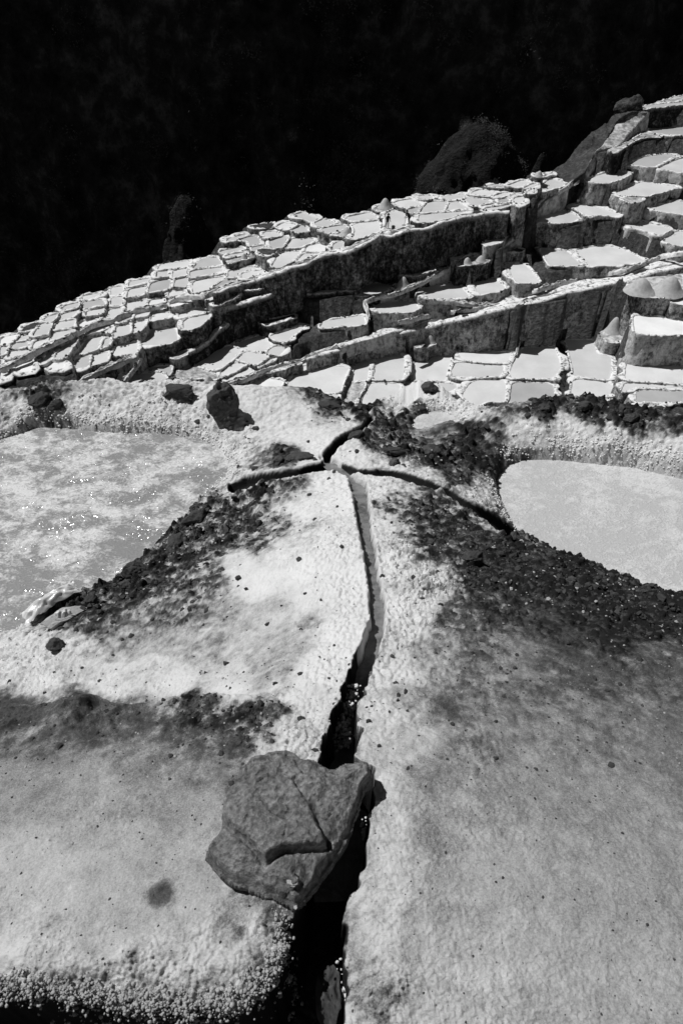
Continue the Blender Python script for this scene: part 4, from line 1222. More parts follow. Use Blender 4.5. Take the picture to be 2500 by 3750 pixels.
pan_objs = {}
LIP = []
for p in PANS:
    if p['name'][:2] in STRIP and p['name'][-1].isalpha():
        continue
    c, P, rim_me = terrace(p)
    nm = p['name']
    if p['kind'] == 'P':
        pos_, phrase = LAB[nm]
        area_ = 0.5 * abs(np.sum(P[:, 0] * np.roll(P[:, 1], -1) - np.roll(P[:, 0], -1) * P[:, 1]))
        size = 'small' if area_ < 9 else ('large' if area_ > 32 else 'medium')
        root = empty('salt_pan', (c[0], c[1], p['z']), label='%s %s salt pan, %s, %s' % (size, TONE_WORD[p['tone']], pos_, phrase), category='salt pan', group='terraced salt pans across the slope')
    else:
        lab = LEDGE_LAB.get(nm)
        root = empty('earth_ledge' if p['tone'] == 'g' else 'salt_ledge', (c[0], c[1], p['z']), label=lab, category='ledge', group='bare ledges between the salt pans')
    pan_objs[nm] = root
    for _ in range(int(7 + 1.1 * len(P) / 3)):
        q = P[JIT.integers(len(P))]; dd_ = q - c; dd_ = dd_ / (np.linalg.norm(dd_) + 1e-6)
        LIP.append((*(q + dd_ * (0.05 + 0.3 * JIT.random())), p['z'] + 0.04 + 0.05 * JIT.random()))
    off = np.array([c[0], c[1], p['z']])
    co = np.empty(len(rim_me.vertices) * 3, np.float32); rim_me.vertices.foreach_get('co', co)
    rim_me.vertices.foreach_set('co', (co.reshape(-1, 3) - off).astype(np.float32).ravel()); rim_me.update()
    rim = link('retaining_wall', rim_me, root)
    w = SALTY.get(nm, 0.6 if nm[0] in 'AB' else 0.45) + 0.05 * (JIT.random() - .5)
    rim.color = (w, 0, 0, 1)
    Q = P - c
    if p['kind'] == 'P':
        fl = link('brine', new_mesh('brine', [(a, b_, 0) for a, b_ in Q + ring_normals(P) * 0.05], [tuple(range(len(Q)))], M_brine), root)
        fv = FLOOR[p['tone']] * (1 + 0.24 * (JIT.random() - .5))
        fl.color = (fv, 0, 0, 1)
    else:
        link('ledge_top', new_mesh('ledge_top', [(a, b_, 0.02) for a, b_ in Q + ring_normals(P) * 0.1], [tuple(range(len(Q)))], M_earth if p['tone'] == 'g' else M_ledge), root)

LIP = np.array(LIP)
pickd = JIT.random(len(LIP)) < 0.42
blobs('rim_clods', LIP[pickd], 0.05 + 0.13 * JIT.random(pickd.sum()) ** 2, M_soil, sub=1, rough=.35, flat=.8, smooth=False, seed=15, label='dark earth clods set along the pan rims', category='rim clods')
blobs('rim_salt_lumps', LIP[~pickd], 0.06 + 0.14 * JIT.random((~pickd).sum()) ** 2, M_salt, sub=1, rough=.3, flat=.7, seed=16, label='white salt lumps crusted along the pan rims', category='salt lumps')

# ---------------------------------------------------------------- ruled slopes of the right-hand ridge
def crop_pts(s, x0, y0, k=3.136):
    out = []
    for t in s.split():
        a, b_, z = map(float, t.split(','))
        out.append(wpt(x0 + a / k, y0 + b_ / k, z))
    return np.array(out)


def ruled(name, A, B, mat, back=6.0, front=6.0, m=14, amp=0.35, seed=0, salty=None, batter=0.14, **props):
    """slope between two surveyed lines, with the ground carried down behind and in front"""
    n = max(len(resample(A, .5)), len(resample(B, .5)))
    LA = A[0] + 0; t = np.linspace(0, 1, n)
    def at(L):
        d = np.concatenate([[0], np.cumsum(np.linalg.norm(np.diff(L, axis=0), axis=1))]); d /= d[-1]
        return np.stack([np.interp(t, d, L[:, k]) for k in range(3)], 1)
    a, b_ = at(A), at(B)
    rows = []
    dirv = a - b_; dirv[:, 2] = 0; dirv /= np.linalg.norm(dirv, axis=1)[:, None] + 1e-9
    for f in (1.0, 0.6, 0.25):
        q = a + dirv * back * 0.5 * f; q = q.copy(); q[:, 2] -= back * f
        rows.append(q)
    for k in range(m + 1):
        f = k / m
        rows.append(a * (1 - f) + b_ * f)
    for f in (0.04, 0.1, 0.2, 0.3, 0.4, 0.5, 0.6, 0.7, 0.8, 0.9, 1.0):
        q = b_ - dirv * (front * batter * f + 0.1); q = q.copy(); q[:, 2] -= front * f
        rows.append(q)
    V = np.array(rows)
    nr, nc = V.shape[:2]
    Vf = V.reshape(-1, 3).copy()
    nse = fbm3(Vf * 0.5, 4, seed) * amp + 0.35 * amp * fbm3(Vf * 2.2, 3, seed + 4)
    Vf[:, 2] += nse; Vf[:, 1] -= 0.7 * np.roll(nse, nc)
    wl = np.repeat([0.6, 0.2, 0] + [0] * (m + 1) + [.5] + [1] * 10, nc)
    o = link(name, new_mesh(name, Vf, grid_faces(nr, nc), mat, {'wall': wl}), **props)
    if salty is not None:
        o.color = (salty, 0, 0, 1)
    return o


crest = crop_pts('40,905,-28.6 100,880,-28.3 210,795,-27.5 370,612,-26.1 520,452,-25.0 640,382,-24.4 760,278,-23.9 900,182,-23.2 1050,168,-23.0', 2000, 340)
inner = crop_pts('240,1040,-28.6 330,985,-28.0 420,935,-27.4 500,780,-26.5 560,670,-25.9 640,612,-25.5 720,470,-24.9 800,330,-24.1 960,232,-23.3 1080,205,-23.1', 2000, 340)
lower = crop_pts('300,1010,-28.5 400,985,-28.1 480,950,-27.9 540,800,-26.9 600,700,-26.3 700,640,-25.8 830,600,-25.5 960,440,-24.8 1060,330,-24.2 1180,215,-23.3', 2000, 340)
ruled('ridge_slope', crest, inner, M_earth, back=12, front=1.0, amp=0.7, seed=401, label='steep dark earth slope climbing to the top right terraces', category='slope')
ruled('ridge_path', inner, lower, M_ledge, back=1.0, front=5.0, amp=0.25, seed=402, label='pale path of dusty salt running up beside the dark slope', category='path')
el_ = crop_pts('440,1140,-33.7 560,1088,-33.4 680,960,-32.5 760,830,-31.5 860,690,-30.6 960,580,-30.0 1080,482,-29.5 1220,425,-29.0 1345,352,-28.6', 1650, 560)
er_ = crop_pts('470,1180,-33.9 610,1130,-33.6 740,1000,-32.7 830,870,-31.7 920,730,-30.8 1020,625,-30.2 1100,545,-29.7 1230,465,-29.2 1355,392,-28.8', 1650, 560)
ruled('ridge_bank', el_, er_, M_ledge, back=3.5, front=3.0, amp=0.25, seed=403, label='salty ridge bank carrying a channel up to the right terraces', category='bank')

def bank_line(pts, names, dv=0.0, x0=0, y0=0, k=1.742, dz=0.0):
    """surveyed line whose level follows the levels solved for the stretches of the bank"""
    us = [np.mean([a for a, _ in BY[q]['px']]) for q in names]; zs = [BY[q]['z'] for q in names]
    out = []
    for a, b_ in resample(np.array(pts, float), 12):
        U = x0 + a / k; Vv = y0 + b_ / k
        out.append(wpt(U, Vv + dv, float(np.interp(U, us, zs)) + dz))
    return np.array(out)


def kj(pts):            # crop K coordinates -> crop J coordinates
    return [(800 * 1.742 + a - 1600 * 1.742, 1050 * 1.742 + b_ - 900 * 1.742) for a, b_ in pts]


up4 = kj([(560, 452), (690, 405), (850, 355), (1000, 310), (1190, 262)]) + [(65, 462), (260, 425), (500, 362), (700, 318), (860, 268), (1010, 240), (1190, 203), (1400, 140), (1568, 105), (1760, 70)]
dn4 = kj([(560, 460), (720, 414), (850, 380), (1000, 335), (1200, 287)]) + [(70, 482), (260, 444), (500, 388), (700, 342), (860, 292), (1010, 264), (1190, 230), (1400, 166), (1568, 132), (1760, 98)]
n4 = ['L4a', 'L4b', 'L4c', 'L4d', 'L4e', 'L4f']
BK = dict(category='bank', group='earth banks between terraces')
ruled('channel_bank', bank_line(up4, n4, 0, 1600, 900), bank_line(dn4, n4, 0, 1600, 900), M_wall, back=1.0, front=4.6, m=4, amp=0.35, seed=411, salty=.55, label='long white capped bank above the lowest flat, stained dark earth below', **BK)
up5 = kj([(760, 372), (900, 322), (1060, 268), (1150, 240)]) + [(0, 425), (80, 413), (300, 373), (520, 316), (700, 283), (900, 223), (1200, 158), (1400, 100), (1568, 73), (1760, 45)]
dn5 = kj([(770, 385), (900, 345), (1060, 300), (1150, 280)]) + [(0, 455), (80, 446), (300, 408), (520, 350), (700, 302), (900, 256), (1200, 194), (1400, 132), (1568, 100), (1760, 66)]
n5 = ['L5d', 'L5a', 'L5b', 'L5e', 'L5c']
ruled('channel_bank', bank_line(up5, n5, 0, 1600, 900), bank_line(dn5, n5, 0, 1600, 900), M_wall, back=1.0, front=1.5, m=6, amp=0.3, seed=412, salty=.72, label='knobbly pale middle bank between the two lines of the double channel', **BK)
l1 = [(60, 1215), (230, 1160), (400, 1120), (620, 1040), (800, 940), (1000, 868), (1130, 800)]
ruled('earth_bank', bank_line(l1, ['L1a', 'L1b'], 0, 780, 740, 3.136), bank_line([(a, b_ + 32) for a, b_ in l1], ['L1a', 'L1b'], 0, 780, 740, 3.136), M_wall, back=1.5, front=6, m=5, amp=0.5, seed=413, salty=.16, label='dark earth bank with pale lip sweeping below the middle shelf', **BK)
l2 = [(920, 1062), (1100, 960), (1200, 862), (1400, 702), (1568, 640), (1640, 610)]
ruled('earth_bank', bank_line(l2, ['L2a', 'L2b'], 0, 400, 940, 3.136), bank_line([(a, b_ + 30) for a, b_ in l2], ['L2a', 'L2b'], 0, 400, 940, 3.136), M_wall, back=1.5, front=5, m=5, amp=0.5, seed=414, salty=.14, label='dark earth bank curving down below the front of left shelf', **BK)
wl_ = [(0, 1046), (200, 960), (340, 912), (600, 842), (850, 762), (1000, 716), (1200, 624), (1400, 572), (1560, 534), (1750, 452), (1920, 378), (2080, 345), (2290, 300), (2500, 265), (2700, 205), (2900, 150), (3140, 100), (3400, 88)]
nw = ['C20', 'C10', 'C13', 'D4', 'D5', 'D10', 'E6']
ruled('high_wall', bank_line(wl_, nw, 0, 780, 740, 3.136, .1), bank_line([(a, b_ + 16) for a, b_ in wl_], nw, 0, 780, 740, 3.136, .1), M_wall, back=.8, front=5.2, m=4, amp=0.55, seed=415, salty=.32, batter=.1, label='high dark retaining wall with patchy salt stains below the workers', category='wall')

# ---------------------------------------------------------------- channels along the terraces
def near_z_px(us, vs_):
    """level of the terrace whose edge lies closest in the survey, upper one preferred"""
    best, bz = 1e9, -35
    for p in PANS:
        d = float(poly_sd(np.array([us]), np.array([vs_ - 6.0]), p['px'])[0])
        if d < best:
            best, bz = d, p['z']
    return bz


M_chan = make_lump_mat('channel_salt_banks', [(0.35, 0.15), (0.47, 0.6), (0.6, 0.82)], 2.5, 0.05, 0.4)


def channel(crop, pts, label, width=0.55, x0=0, y0=0, k=3.136, zs=None, deep=0.6):
    px = [(x0 + a / k, y0 + b_ / k) for a, b_ in pts]
    px = resample(np.array(px), 9)
    z = np.array([near_z_px(a, b_) for a, b_ in px]) if zs is None else np.interp(np.linspace(0, 1, len(px)), np.linspace(0, 1, len(zs)), zs)
    for _ in range(10 if zs is None else 1):
        z = np.convolve(np.pad(z, 2, mode='edge'), np.ones(5) / 5, 'valid')
    L = np.array([wpt(a, b_, zz + 0.12) for (a, b_), zz in zip(px, z)])
    L = resample(L, 0.3)
    L[:, 0] += 0.22 * fbm2(L[:, 0] * .5, L[:, 1] * .5, 3, 79); L[:, 1] += 0.22 * fbm2(L[:, 0] * .5 + 9, L[:, 1] * .5, 3, 80)
    tan = np.gradient(L, axis=0); tan[:, 2] = 0; tan /= np.linalg.norm(tan, axis=1)[:, None] + 1e-9
    side = np.stack([tan[:, 1], -tan[:, 0]], 1)
    w = width * 0.42
    prof = [(-1.2, -deep), (-.85, -.05), (-.55, .16), (-.3, .10), (-.24, -.22), (.24, -.22), (.3, .10), (.55, .16), (.85, -.05), (1.2, -deep)]
    rows = []; wet = []
    for i, (o, hh) in enumerate(prof):
        jn = 0.30 * (noise2(L[:, 0] * 1.6 + 31 * i, L[:, 1] * 1.6, 77) - .5) + 0.15 * (noise2(L[:, 0] * 5 + 31 * i, L[:, 1] * 5, 78) - .5)
        rows.append(np.column_stack([L[:, :2] + side * (o * w * (1 + jn[:, None])), L[:, 2] + hh * (0.6 + w * .6) + jn * 1.3 * (abs(o) < .9)]))
    V = np.array(rows)
    c = L.mean(0)
    root = empty('water_channel', c, label=label, category='water channel', group='narrow brine channels along the terraces')
    Vc = V - c
    nn_ = len(L)
    for nm, sl, mt in (('salt_bank', slice(0, 5), M_chan), ('channel_bed', slice(4, 6), M_wet), ('salt_bank', slice(5, 10), M_chan)):
        sub = Vc[sl]
        link(nm, new_mesh(nm, sub.reshape(-1, 3), grid_faces(sub.shape[0], nn_), mt), root)
    return root


channel('C', [(-620, 1180), (-560, 1120), (-380, 1060), (-170, 1000), (0, 1042), (200, 955), (340, 905), (600, 832), (850, 750), (1000, 705), (1200, 612), (1400, 560), (1560, 522), (1650, 480), (1730, 440), (1930, 362), (2080, 335), (2300, 290)][4:],
        'long channel along the top of the high dark wall, passing the workers', 0.5, 780, 740)
channel('A', [(0, 1030), (110, 975), (200, 930), (330, 875), (470, 800), (600, 735), (740, 675), (850, 620), (1000, 555), (1110, 505), (1280, 470), (1390, 415), (1500, 380)],
        'slanting channel crossing the left shelf from the left edge', 0.45, 0, 1020)
channel('B', [(215, 630), (330, 600), (480, 570), (690, 515), (760, 475), (1000, 440), (1100, 440), (1250, 385), (1400, 325), (1568, 285)],
        'continuation of the left shelf channel towards the middle shelf', 0.45, 400, 940)
channel('A', [(740, 1300), (900, 1190), (1040, 1115), (1230, 1010), (1330, 990), (1450, 930), (1568, 895)], 'channel curving round the bulge at the front of left shelf', 0.4, 0, 1020)
channel('H', [(5, 480), (100, 465), (220, 400), (330, 372)], 'short channel on the earthy front lip of left shelf', 0.35, 400, 1180)
channel('H', [(365, 385), (320, 470), (270, 560), (190, 640), (110, 720), (45, 770)], 'double lipped channel dropping steeply from left shelf', 0.4, 400, 1180)
channel('K', [(-10, 610), (60, 620), (150, 588), (250, 545), (400, 500), (530, 470), (600, 425), (720, 385), (830, 355), (980, 305), (1170, 270)], 'lower line of the double channel at its left start', 0.45, 800, 1050, 1.742)
channel('J', [(-30, 350), (90, 350), (270, 375), (400, 345), (530, 312), (680, 260), (850, 215), (1010, 185), (1200, 148), (1310, 112), (1430, 65), (1568, 40), (1700, 20)], 'upper line of the double channel below broad steps', 0.45, 1600, 900, 1.742)
channel('J', [(-240, 480), (-100, 450), (70, 420), (260, 392), (380, 372), (520, 335)], 'middle line of the double channel below two pans', 0.4, 1600, 900, 1.742)
channel('K', [(960, 210), (955, 150), (930, 90), (1010, 60), (1120, 40), (1220, 0), (1350, -60), (1430, -100)], 'channel winding past the oval pan to the workers\' wall foot', 0.42, 800, 1050, 1.742)
channel('I', [(430, 610), (640, 525), (800, 445), (960, 385), (1100, 310), (1290, 210), (1420, 125), (1500, 105)], 'channel on the white bank under the small heap', 0.6, 1250, 900, zs=[-36.7, -36.2, -35.6, -35.0, -34.4, -33.8], deep=2.2)
channel('E', [(10, 1265), (130, 1210), (290, 1165), (440, 1150), (570, 1105), (720, 965), (790, 835), (880, 705), (985, 595), (1090, 505), (1225, 445), (1350, 365), (1480, 262)], 'channel climbing the salty ridge to the upper right', 0.5, 1650, 560,
        zs=[-33.9, -33.9, -33.8, -33.75, -33.45, -32.55, -31.55, -30.65, -30.05, -29.55, -29.05, -28.6, -28.2])
channel('J', [(1205, 150), (1200, 230), (1205, 330), (1215, 420)], 'thin runnel dropping straight down the dark bank', 0.3, 1600, 900, 1.742, zs=[-35.2, -36.4, -37.3, -38.2])
channel('J', [(535, 320), (520, 400), (490, 480), (520, 600), (500, 700)], 'runnel pouring down the buttress to the lowest flat', 0.32, 1600, 900, 1.742, zs=[-37.2, -38.4, -39.6, -41.2, -41.9])

# ---------------------------------------------------------------- heaps of harvested salt
def heap(us, vs_, z, r, h, label, ex=1.0):
    p = wpt(us, vs_, z)
    n, mrow = 28, 10
    V = []
    for k in range(mrow):
        f = k / (mrow - 1)
        rr = r * (f ** 0.95) * (1 + 0.12 * max(0, f - .8) * 5)
        a = np.linspace(0, 2 * math.pi, n, endpoint=False)
        jn = 1 + 0.10 * (noise2(np.cos(a) * 2 + us, np.sin(a) * 2 + f * 3, 12) - .5)
        zz = h * math.cos(0.5 * math.pi * min(1, f * 0.99)) ** 1.35 - (0.1 if k == mrow - 1 else 0)
        V.append(np.column_stack([np.cos(a) * rr * jn * ex, np.sin(a) * rr * jn, np.full(n, zz) + 0.05 * h * (noise2(np.cos(a) * 3, np.sin(a) * 3 + 5 * f, 14) - .5) * (k > 0)]))
    o = link('salt_heap', new_mesh('salt_heap', np.vstack(V), grid_faces(mrow, n, True), M_pile), label=label, category='salt heap', group='heaps of harvested salt')
    o.location = p
    return o


heap(1200 + 655 / 3.136, 640 + 372 / 3.136, -29.4, 0.85, 1.1, 'tall rounded salt heap on the skyline above the workers')
heap(780 + 362 / 3.136, 740 + 636 / 3.136, -32.4, 0.42, 0.5, 'small sharp salt cone on the dark fronted middle shelf ledge')
heap(780 + 455 / 3.136, 740 + 618 / 3.136, -32.4, 0.45, 0.4, 'low pale salt heap right of the sharp cone')
heap(1200 + 215 / 3.136, 640 + 680 / 3.136, -30.5, 0.85, 0.75, 'salt heap with a shaded side left of the workers\' shelf')
heap(1650 + 1010 / 3.136, 560 + 262 / 3.136, -27.3, 0.55, 0.6, 'pointed salt cone on the far rim by the dark slope')
heap(1650 + 185 / 3.136, 560 + 1270 / 3.136, -33.8, 0.65, 0.75, 'left cone of the pair on the dark fronted ledge')
heap(1650 + 345 / 3.136, 560 + 1238 / 3.136, -33.8, 0.7, 0.65, 'right heap of the pair on the dark fronted ledge')
heap(1250 + 705 / 3.136, 900 + 462 / 3.136, -35.3, 0.85, 1.15, 'domed salt heap below the high dark wall')
heap(1250 + 1010 / 3.136, 900 + 1105 / 3.136, -40.75, 0.8, 1.0, 'salt heap leaning on the bank below the double channel')
heap(400 + 1140 / 3.136, 1180 + 655 / 3.136, -38.7, 0.42, 0.4, 'small salt cone on the trampled floor behind the boulder')
heap(1600 + 1290 / 1.742, 900 + 285 / 1.742, -35.1, 1.7, 1.5, 'large smooth salt heap at right, nearer the runnel')
heap(1600 + 1470 / 1.742, 900 + 290 / 1.742, -35.1, 1.8, 1.8, 'large smooth salt heap at right, nearer the picture edge')
heap(1600 + 1120 / 1.742, 900 + 545 / 1.742, -40.7, 1.0, 1.9, 'tall grey heap standing on the crusted pedestal')
# ---------------------------------------------------------------- canyon wall across the valley
def cliff_mesh(name, x0, x1, z0, z1, y_at, nx, nz, amp, seed, mat, **props):
    X = np.linspace(x0, x1, nx); Z = np.linspace(z0, z1, nz)
    XX, ZZ = np.meshgrid(X, Z)
    YY = y_at(XX, ZZ)
    P = np.column_stack([XX.ravel() * 0.03, YY.ravel() * .02, ZZ.ravel() * 0.018])
    big = fbm3(P, 5, seed, 0.55)
    rid = 1 - np.abs(fbm3(np.column_stack([XX.ravel() * 0.07, YY.ravel() * .03, ZZ.ravel() * 0.022]), 4, seed + 9)) * 2
    fine = fbm3(np.column_stack([XX.ravel() * 0.3, YY.ravel() * .2, ZZ.ravel() * 0.2]), 4, seed + 19)
    off = (amp * big + amp * 0.45 * rid + amp * 0.18 * fine).reshape(XX.shape)
    V = np.column_stack([XX.ravel(), (YY - off).ravel(), ZZ.ravel()])
    o = link(name, new_mesh(name, V, grid_faces(nz, nx), mat), **props)
    return V.reshape(nz, nx, 3)


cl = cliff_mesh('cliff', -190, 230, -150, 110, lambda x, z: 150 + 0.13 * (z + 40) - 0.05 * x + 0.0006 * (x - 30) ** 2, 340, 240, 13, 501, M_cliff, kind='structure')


def outcrop(name, us, vs_, dist, w, h, seed, label, lean=0.0):
    """free-standing pinnacle of rock rising out of the canyon in front of the wall"""
    dx, dy, dz = ray(us * 1568 / 2500, vs_ * 1568 / 2500)
    top = np.array((dx, dy, dz)) * (dist / dy)
    n, mrow = 110, 80
    V = []
    for k in range(mrow):
        f = k / (mrow - 1)
        a = np.linspace(0, 2 * math.pi, n, endpoint=False)
        rr = w * (0.02 + 0.48 * f ** 0.5 + 0.6 * f ** 1.3)
        q = np.column_stack([np.cos(a) * rr + lean * f * h, np.sin(a) * rr * 0.8, np.full(n, -f * h)])
        s3 = (q + top) * np.array([.16, .16, .08])
        q[:, :2] *= (1 + 0.8 * fbm3(s3, 5, seed, .6) + 0.25 * (1 - 2 * np.abs(fbm3(s3 * 2.3, 3, seed + 3))))[:, None]
        q[:, 2] += 3.5 * fbm3(s3 * 2.5, 3, seed + 6) * min(1, 6 * f)
        V.append(q)
    o = link(name, new_mesh(name, np.vstack(V), grid_faces(mrow, n, True), M_outcrop), label=label, category='rock outcrop')
    o.location = top
    return np.vstack(V) + top


M_outcrop = make_lump_mat('weathered_outcrop_rock', [(0.3, 0.004), (0.5, 0.012), (0.8, 0.04)], 1.1, 1.2, 1.0)
oc1 = outcrop('rock_outcrop', 672, 712, 108, 13, 46, 611, 'lone dark rock pinnacle rising behind the left shelf', 0.02)
oc2 = outcrop('rock_outcrop', 1760, 448, 126, 27, 60, 631, 'broad bushy rock outcrop behind the workers\' shelf', 0.0)
oc3 = outcrop('rock_outcrop', 1985, 560, 128, 6, 44, 651, 'small dim rock knob between the outcrop and the dark slope', 0.0)


def leaf_cloud(name, centres, radius, nleaf, mat, label, seed):
    r = np.random.default_rng(seed)
    n = len(centres) * nleaf
    c = np.repeat(np.asarray(centres), nleaf, 0) + np.clip(r.normal(size=(n, 3)), -1.8, 1.8) * np.repeat(radius, nleaf)[:, None] * np.array([.55, .55, .5])
    a = r.normal(size=(n, 3)); a /= np.linalg.norm(a, axis=1)[:, None]
    b_ = np.cross(a, r.normal(size=(n, 3))); b_ /= np.linalg.norm(b_, axis=1)[:, None]
    s = (np.repeat(radius, nleaf) * (0.08 + 0.10 * r.random(n)))[:, None]
    V = np.stack([c - a * s, c + b_ * s * .45, c + a * s, c - b_ * s * .45], 1).reshape(-1, 3)
    me = new_mesh(name, V, np.arange(n * 4).reshape(-1, 4), mat, smooth=False)
    return link(name, me, kind='stuff', label=label, category='scrub')


r = np.random.default_rng(21)
cf = cl[:-1, :-1].reshape(-1, 3)
dens = noise3(cf * np.array([.03, .03, .03]), 71) * noise3(cf * .11, 73)
uu, vv_, _ = proj(*cf.T)
dens = dens ** 2 * (uu > -200) * (uu < 1800) * (vv_ > -250) * (1 + 1.6 * ((uu > 700) & (uu < 1200)))
pick = r.choice(len(cf), 1900, p=dens / dens.sum())
cen = cf[pick] + np.array([0, -0.9, 0.5])
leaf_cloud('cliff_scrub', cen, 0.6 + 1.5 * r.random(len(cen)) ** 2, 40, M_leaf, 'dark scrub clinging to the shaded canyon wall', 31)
for oc, k in ((oc1, 160), (oc2, 600), (oc3, 60)):
    up = oc[(oc[:, 2] > oc[:, 2].max() - 26)]
    w = noise3(up * .2, 75) ** 3
    pick = r.choice(len(up), k, p=w / w.sum())
    leaf_cloud('outcrop_scrub', up[pick] + np.array([0, -.2, .3]), 0.35 + 0.7 * r.random(k) ** 2, 26, M_leaf2 if False else M_leaf, 'low dark bushes growing over the rock outcrop', 33 + k)

# rounded boulders on the upper right skyline
def rock_mesh(name, r3, seed, mat, sub=4, rough=0.25, facet=0.0, loc=(0, 0, 0), rot=0.0, **props):
    V, Fc = ico(sub)
    P = V.copy()
    n1 = fbm3(P * 1.3 + seed, 3, seed); n2 = fbm3(P * 4 + seed, 4, seed + 5)
    if facet:
        rr = np.random.default_rng(seed)
        for _ in range(14):
            d = rr.normal(size=3); d /= np.linalg.norm(d)
            t = P @ d; lim = facet * (0.62 + 0.3 * rr.random())
            P = P - np.clip(t - lim, 0, None)[:, None] * d
    P = P * (1 + rough * n1 + rough * 0.35 * n2)[:, None] * np.array(r3)
    c, s = math.cos(rot), math.sin(rot)
    P = np.column_stack([P[:, 0] * c - P[:, 1] * s, P[:, 0] * s + P[:, 1] * c, P[:, 2]])
    o = link(name, new_mesh(name, P, Fc, mat), **props)
    o.location = loc
    return o


p = wpt(2000 + 925 / 3.136, 340 + 185 / 3.136, -23.2)
rock_mesh('boulder', (2.1, 1.6, 1.5), 41, M_earth, 4, .3, 1.1, p, .2, label='left of two dark boulders on the upper right skyline', category='boulder', group='skyline boulders')
p = wpt(2000 + 1005 / 3.136, 340 + 165 / 3.136, -22.9)
rock_mesh('boulder', (1.4, 1.3, 1.5), 43, M_earth, 4, .3, 1.1, p, .9, label='right taller of two dark boulders on the upper right skyline', category='boulder', group='skyline boulders')

# ---------------------------------------------------------------- stones of the near mound
def place(name, u, v, r3, seed, label, mat=None, rot=0.0, sink=0.25, sub=5, rough=.3, facet=1.0, cat='stone', group='loose stones on the near mound'):
    p = on_ground(u, v)
    return rock_mesh(name, r3, seed, mat or M_rock, sub, rough, facet, (p[0], p[1], p[2] + r3[2] * (1 - 2 * sink)), rot, label=label, category=cat, group=group)


place('boulder', 517, 955, (0.115, 0.105, 0.165), 57, 'tall dark boulder standing beside the left near pan', rot=.4, sink=.12, rough=.55, facet=0, cat='boulder', group=None)
place('stone', 410, 905, (0.16, 0.09, 0.055), 52, 'long black clod lying on the berm left of the tall boulder', M_soil, 0.1)
place('stone', 95, 925, (0.10, 0.07, 0.05), 53, 'knobbly dark lump on the berm near the left edge', M_soil, 1.1)
place('stone', 130, 935, (0.07, 0.06, 0.045), 153, 'smaller dark lump right of the knobbly berm lump', M_soil, .3)
place('stone', 132, 1488, (0.05, 0.038, 0.036), 54, 'black angular clod on white nodules at left', M_soil, .5, .2)
place('stone', 690, 1052, (0.11, 0.055, 0.03), 55, 'flat crusted stone embedded left of the channel fork', M_rock, .2, .3)
place('stone', 640, 1062, (0.05, 0.035, 0.03), 155, 'small stone touching the flat crusted stone', M_rock, .9, .3)
place('stone', 905, 1065, (0.045, 0.03, 0.028), 56, 'stone blocking the right branch of the channel', M_rock, .9, .2)
place('stone', 905, 1040, (0.085, 0.04, 0.035), 57, 'dark ridge stone above the right channel branch', M_soil, .1, .3)
place('stone', 985, 1040, (0.08, 0.05, 0.045), 58, 'rounded dark stone amid clods right of the fork', M_rock, .5, .3)
place('stone', 450, 1195, (0.08, 0.06, 0.05), 59, 'dark stone at the left pan corner, uppermost of the bank row', M_soil, .6, .3)
place('stone', 405, 1250, (0.075, 0.06, 0.05), 60, 'dark stone on the left pan bank, middle of the row', M_soil, 1.5, .3)
place('stone', 310, 1315, (0.075, 0.06, 0.055), 61, 'dark stone with a white crust on the left pan bank', M_soil, .2, .3)
place('stone', 290, 1350, (0.05, 0.04, 0.04), 161, 'squat stone under the white crusted bank stone', M_rock, .2, .3)
place('stone', 212, 1388, (0.04, 0.034, 0.045), 62, 'upright dark stone beside the plastic draped slab', M_soil, .2, .15)
place('stone', 1085, 1285, (0.06, 0.045, 0.04), 63, 'blackest lump on the dark soil right of the channel', M_soil, .4, .3)
place('stone', 1310, 1335, (0.03, 0.025, 0.022), 64, 'small lump in the middle of the dark soil slope', M_rock, .4, .3)
place('stone', 820, 1005, (0.07, 0.045, 0.04), 65, 'dark clump beside the upper branch of the channel', M_soil, .4, .35)
place('stone', 548, 1330, (0.018, 0.014, 0.012), 66, 'pebble on the white patch left of the channel', M_soil, .4, .2)
place('stone', 985, 895, (0.09, 0.06, 0.05), 67, 'grey stone capping the white nodule mound behind the fork', M_rock, .4, .3)
place('stone', 1340, 938, (0.085, 0.055, 0.05), 68, 'largest dark lump on the crest of the right berm', M_soil, .1, .3)
place('stone', 1250, 940, (0.065, 0.05, 0.035), 69, 'dark lump on the right berm crest, left of the largest', M_soil, .7, .3)
place('stone', 1450, 962, (0.08, 0.05, 0.035), 70, 'dark lump on the right berm crest, right of the largest', M_soil, .3, .3)
place('stone', 760, 935, (0.12, 0.06, 0.04), 71, 'rough dark ridge of soil at the far lip of the mound', M_soil, -.5, .3)

q = at_z(764, 2300, -1.93)
rock_mesh('stone', (0.036, 0.085, 0.10), 91, M_soil, 5, .3, 1.0, q, .1, label='wet knobbly rock inside the channel at the bottom edge', category='stone', group='loose stones on the near mound')

# slab of rock under plastic sheet at the left pan
p = on_ground(150, 1425)
slab_root = rock_mesh('rock_slab', (0.14, 0.075, 0.07), 81, M_crust, 5, .22, .85, p + np.array([0, 0, .02]), .75, label='leaning pale rock slab at the shore of the left pan', category='stone')


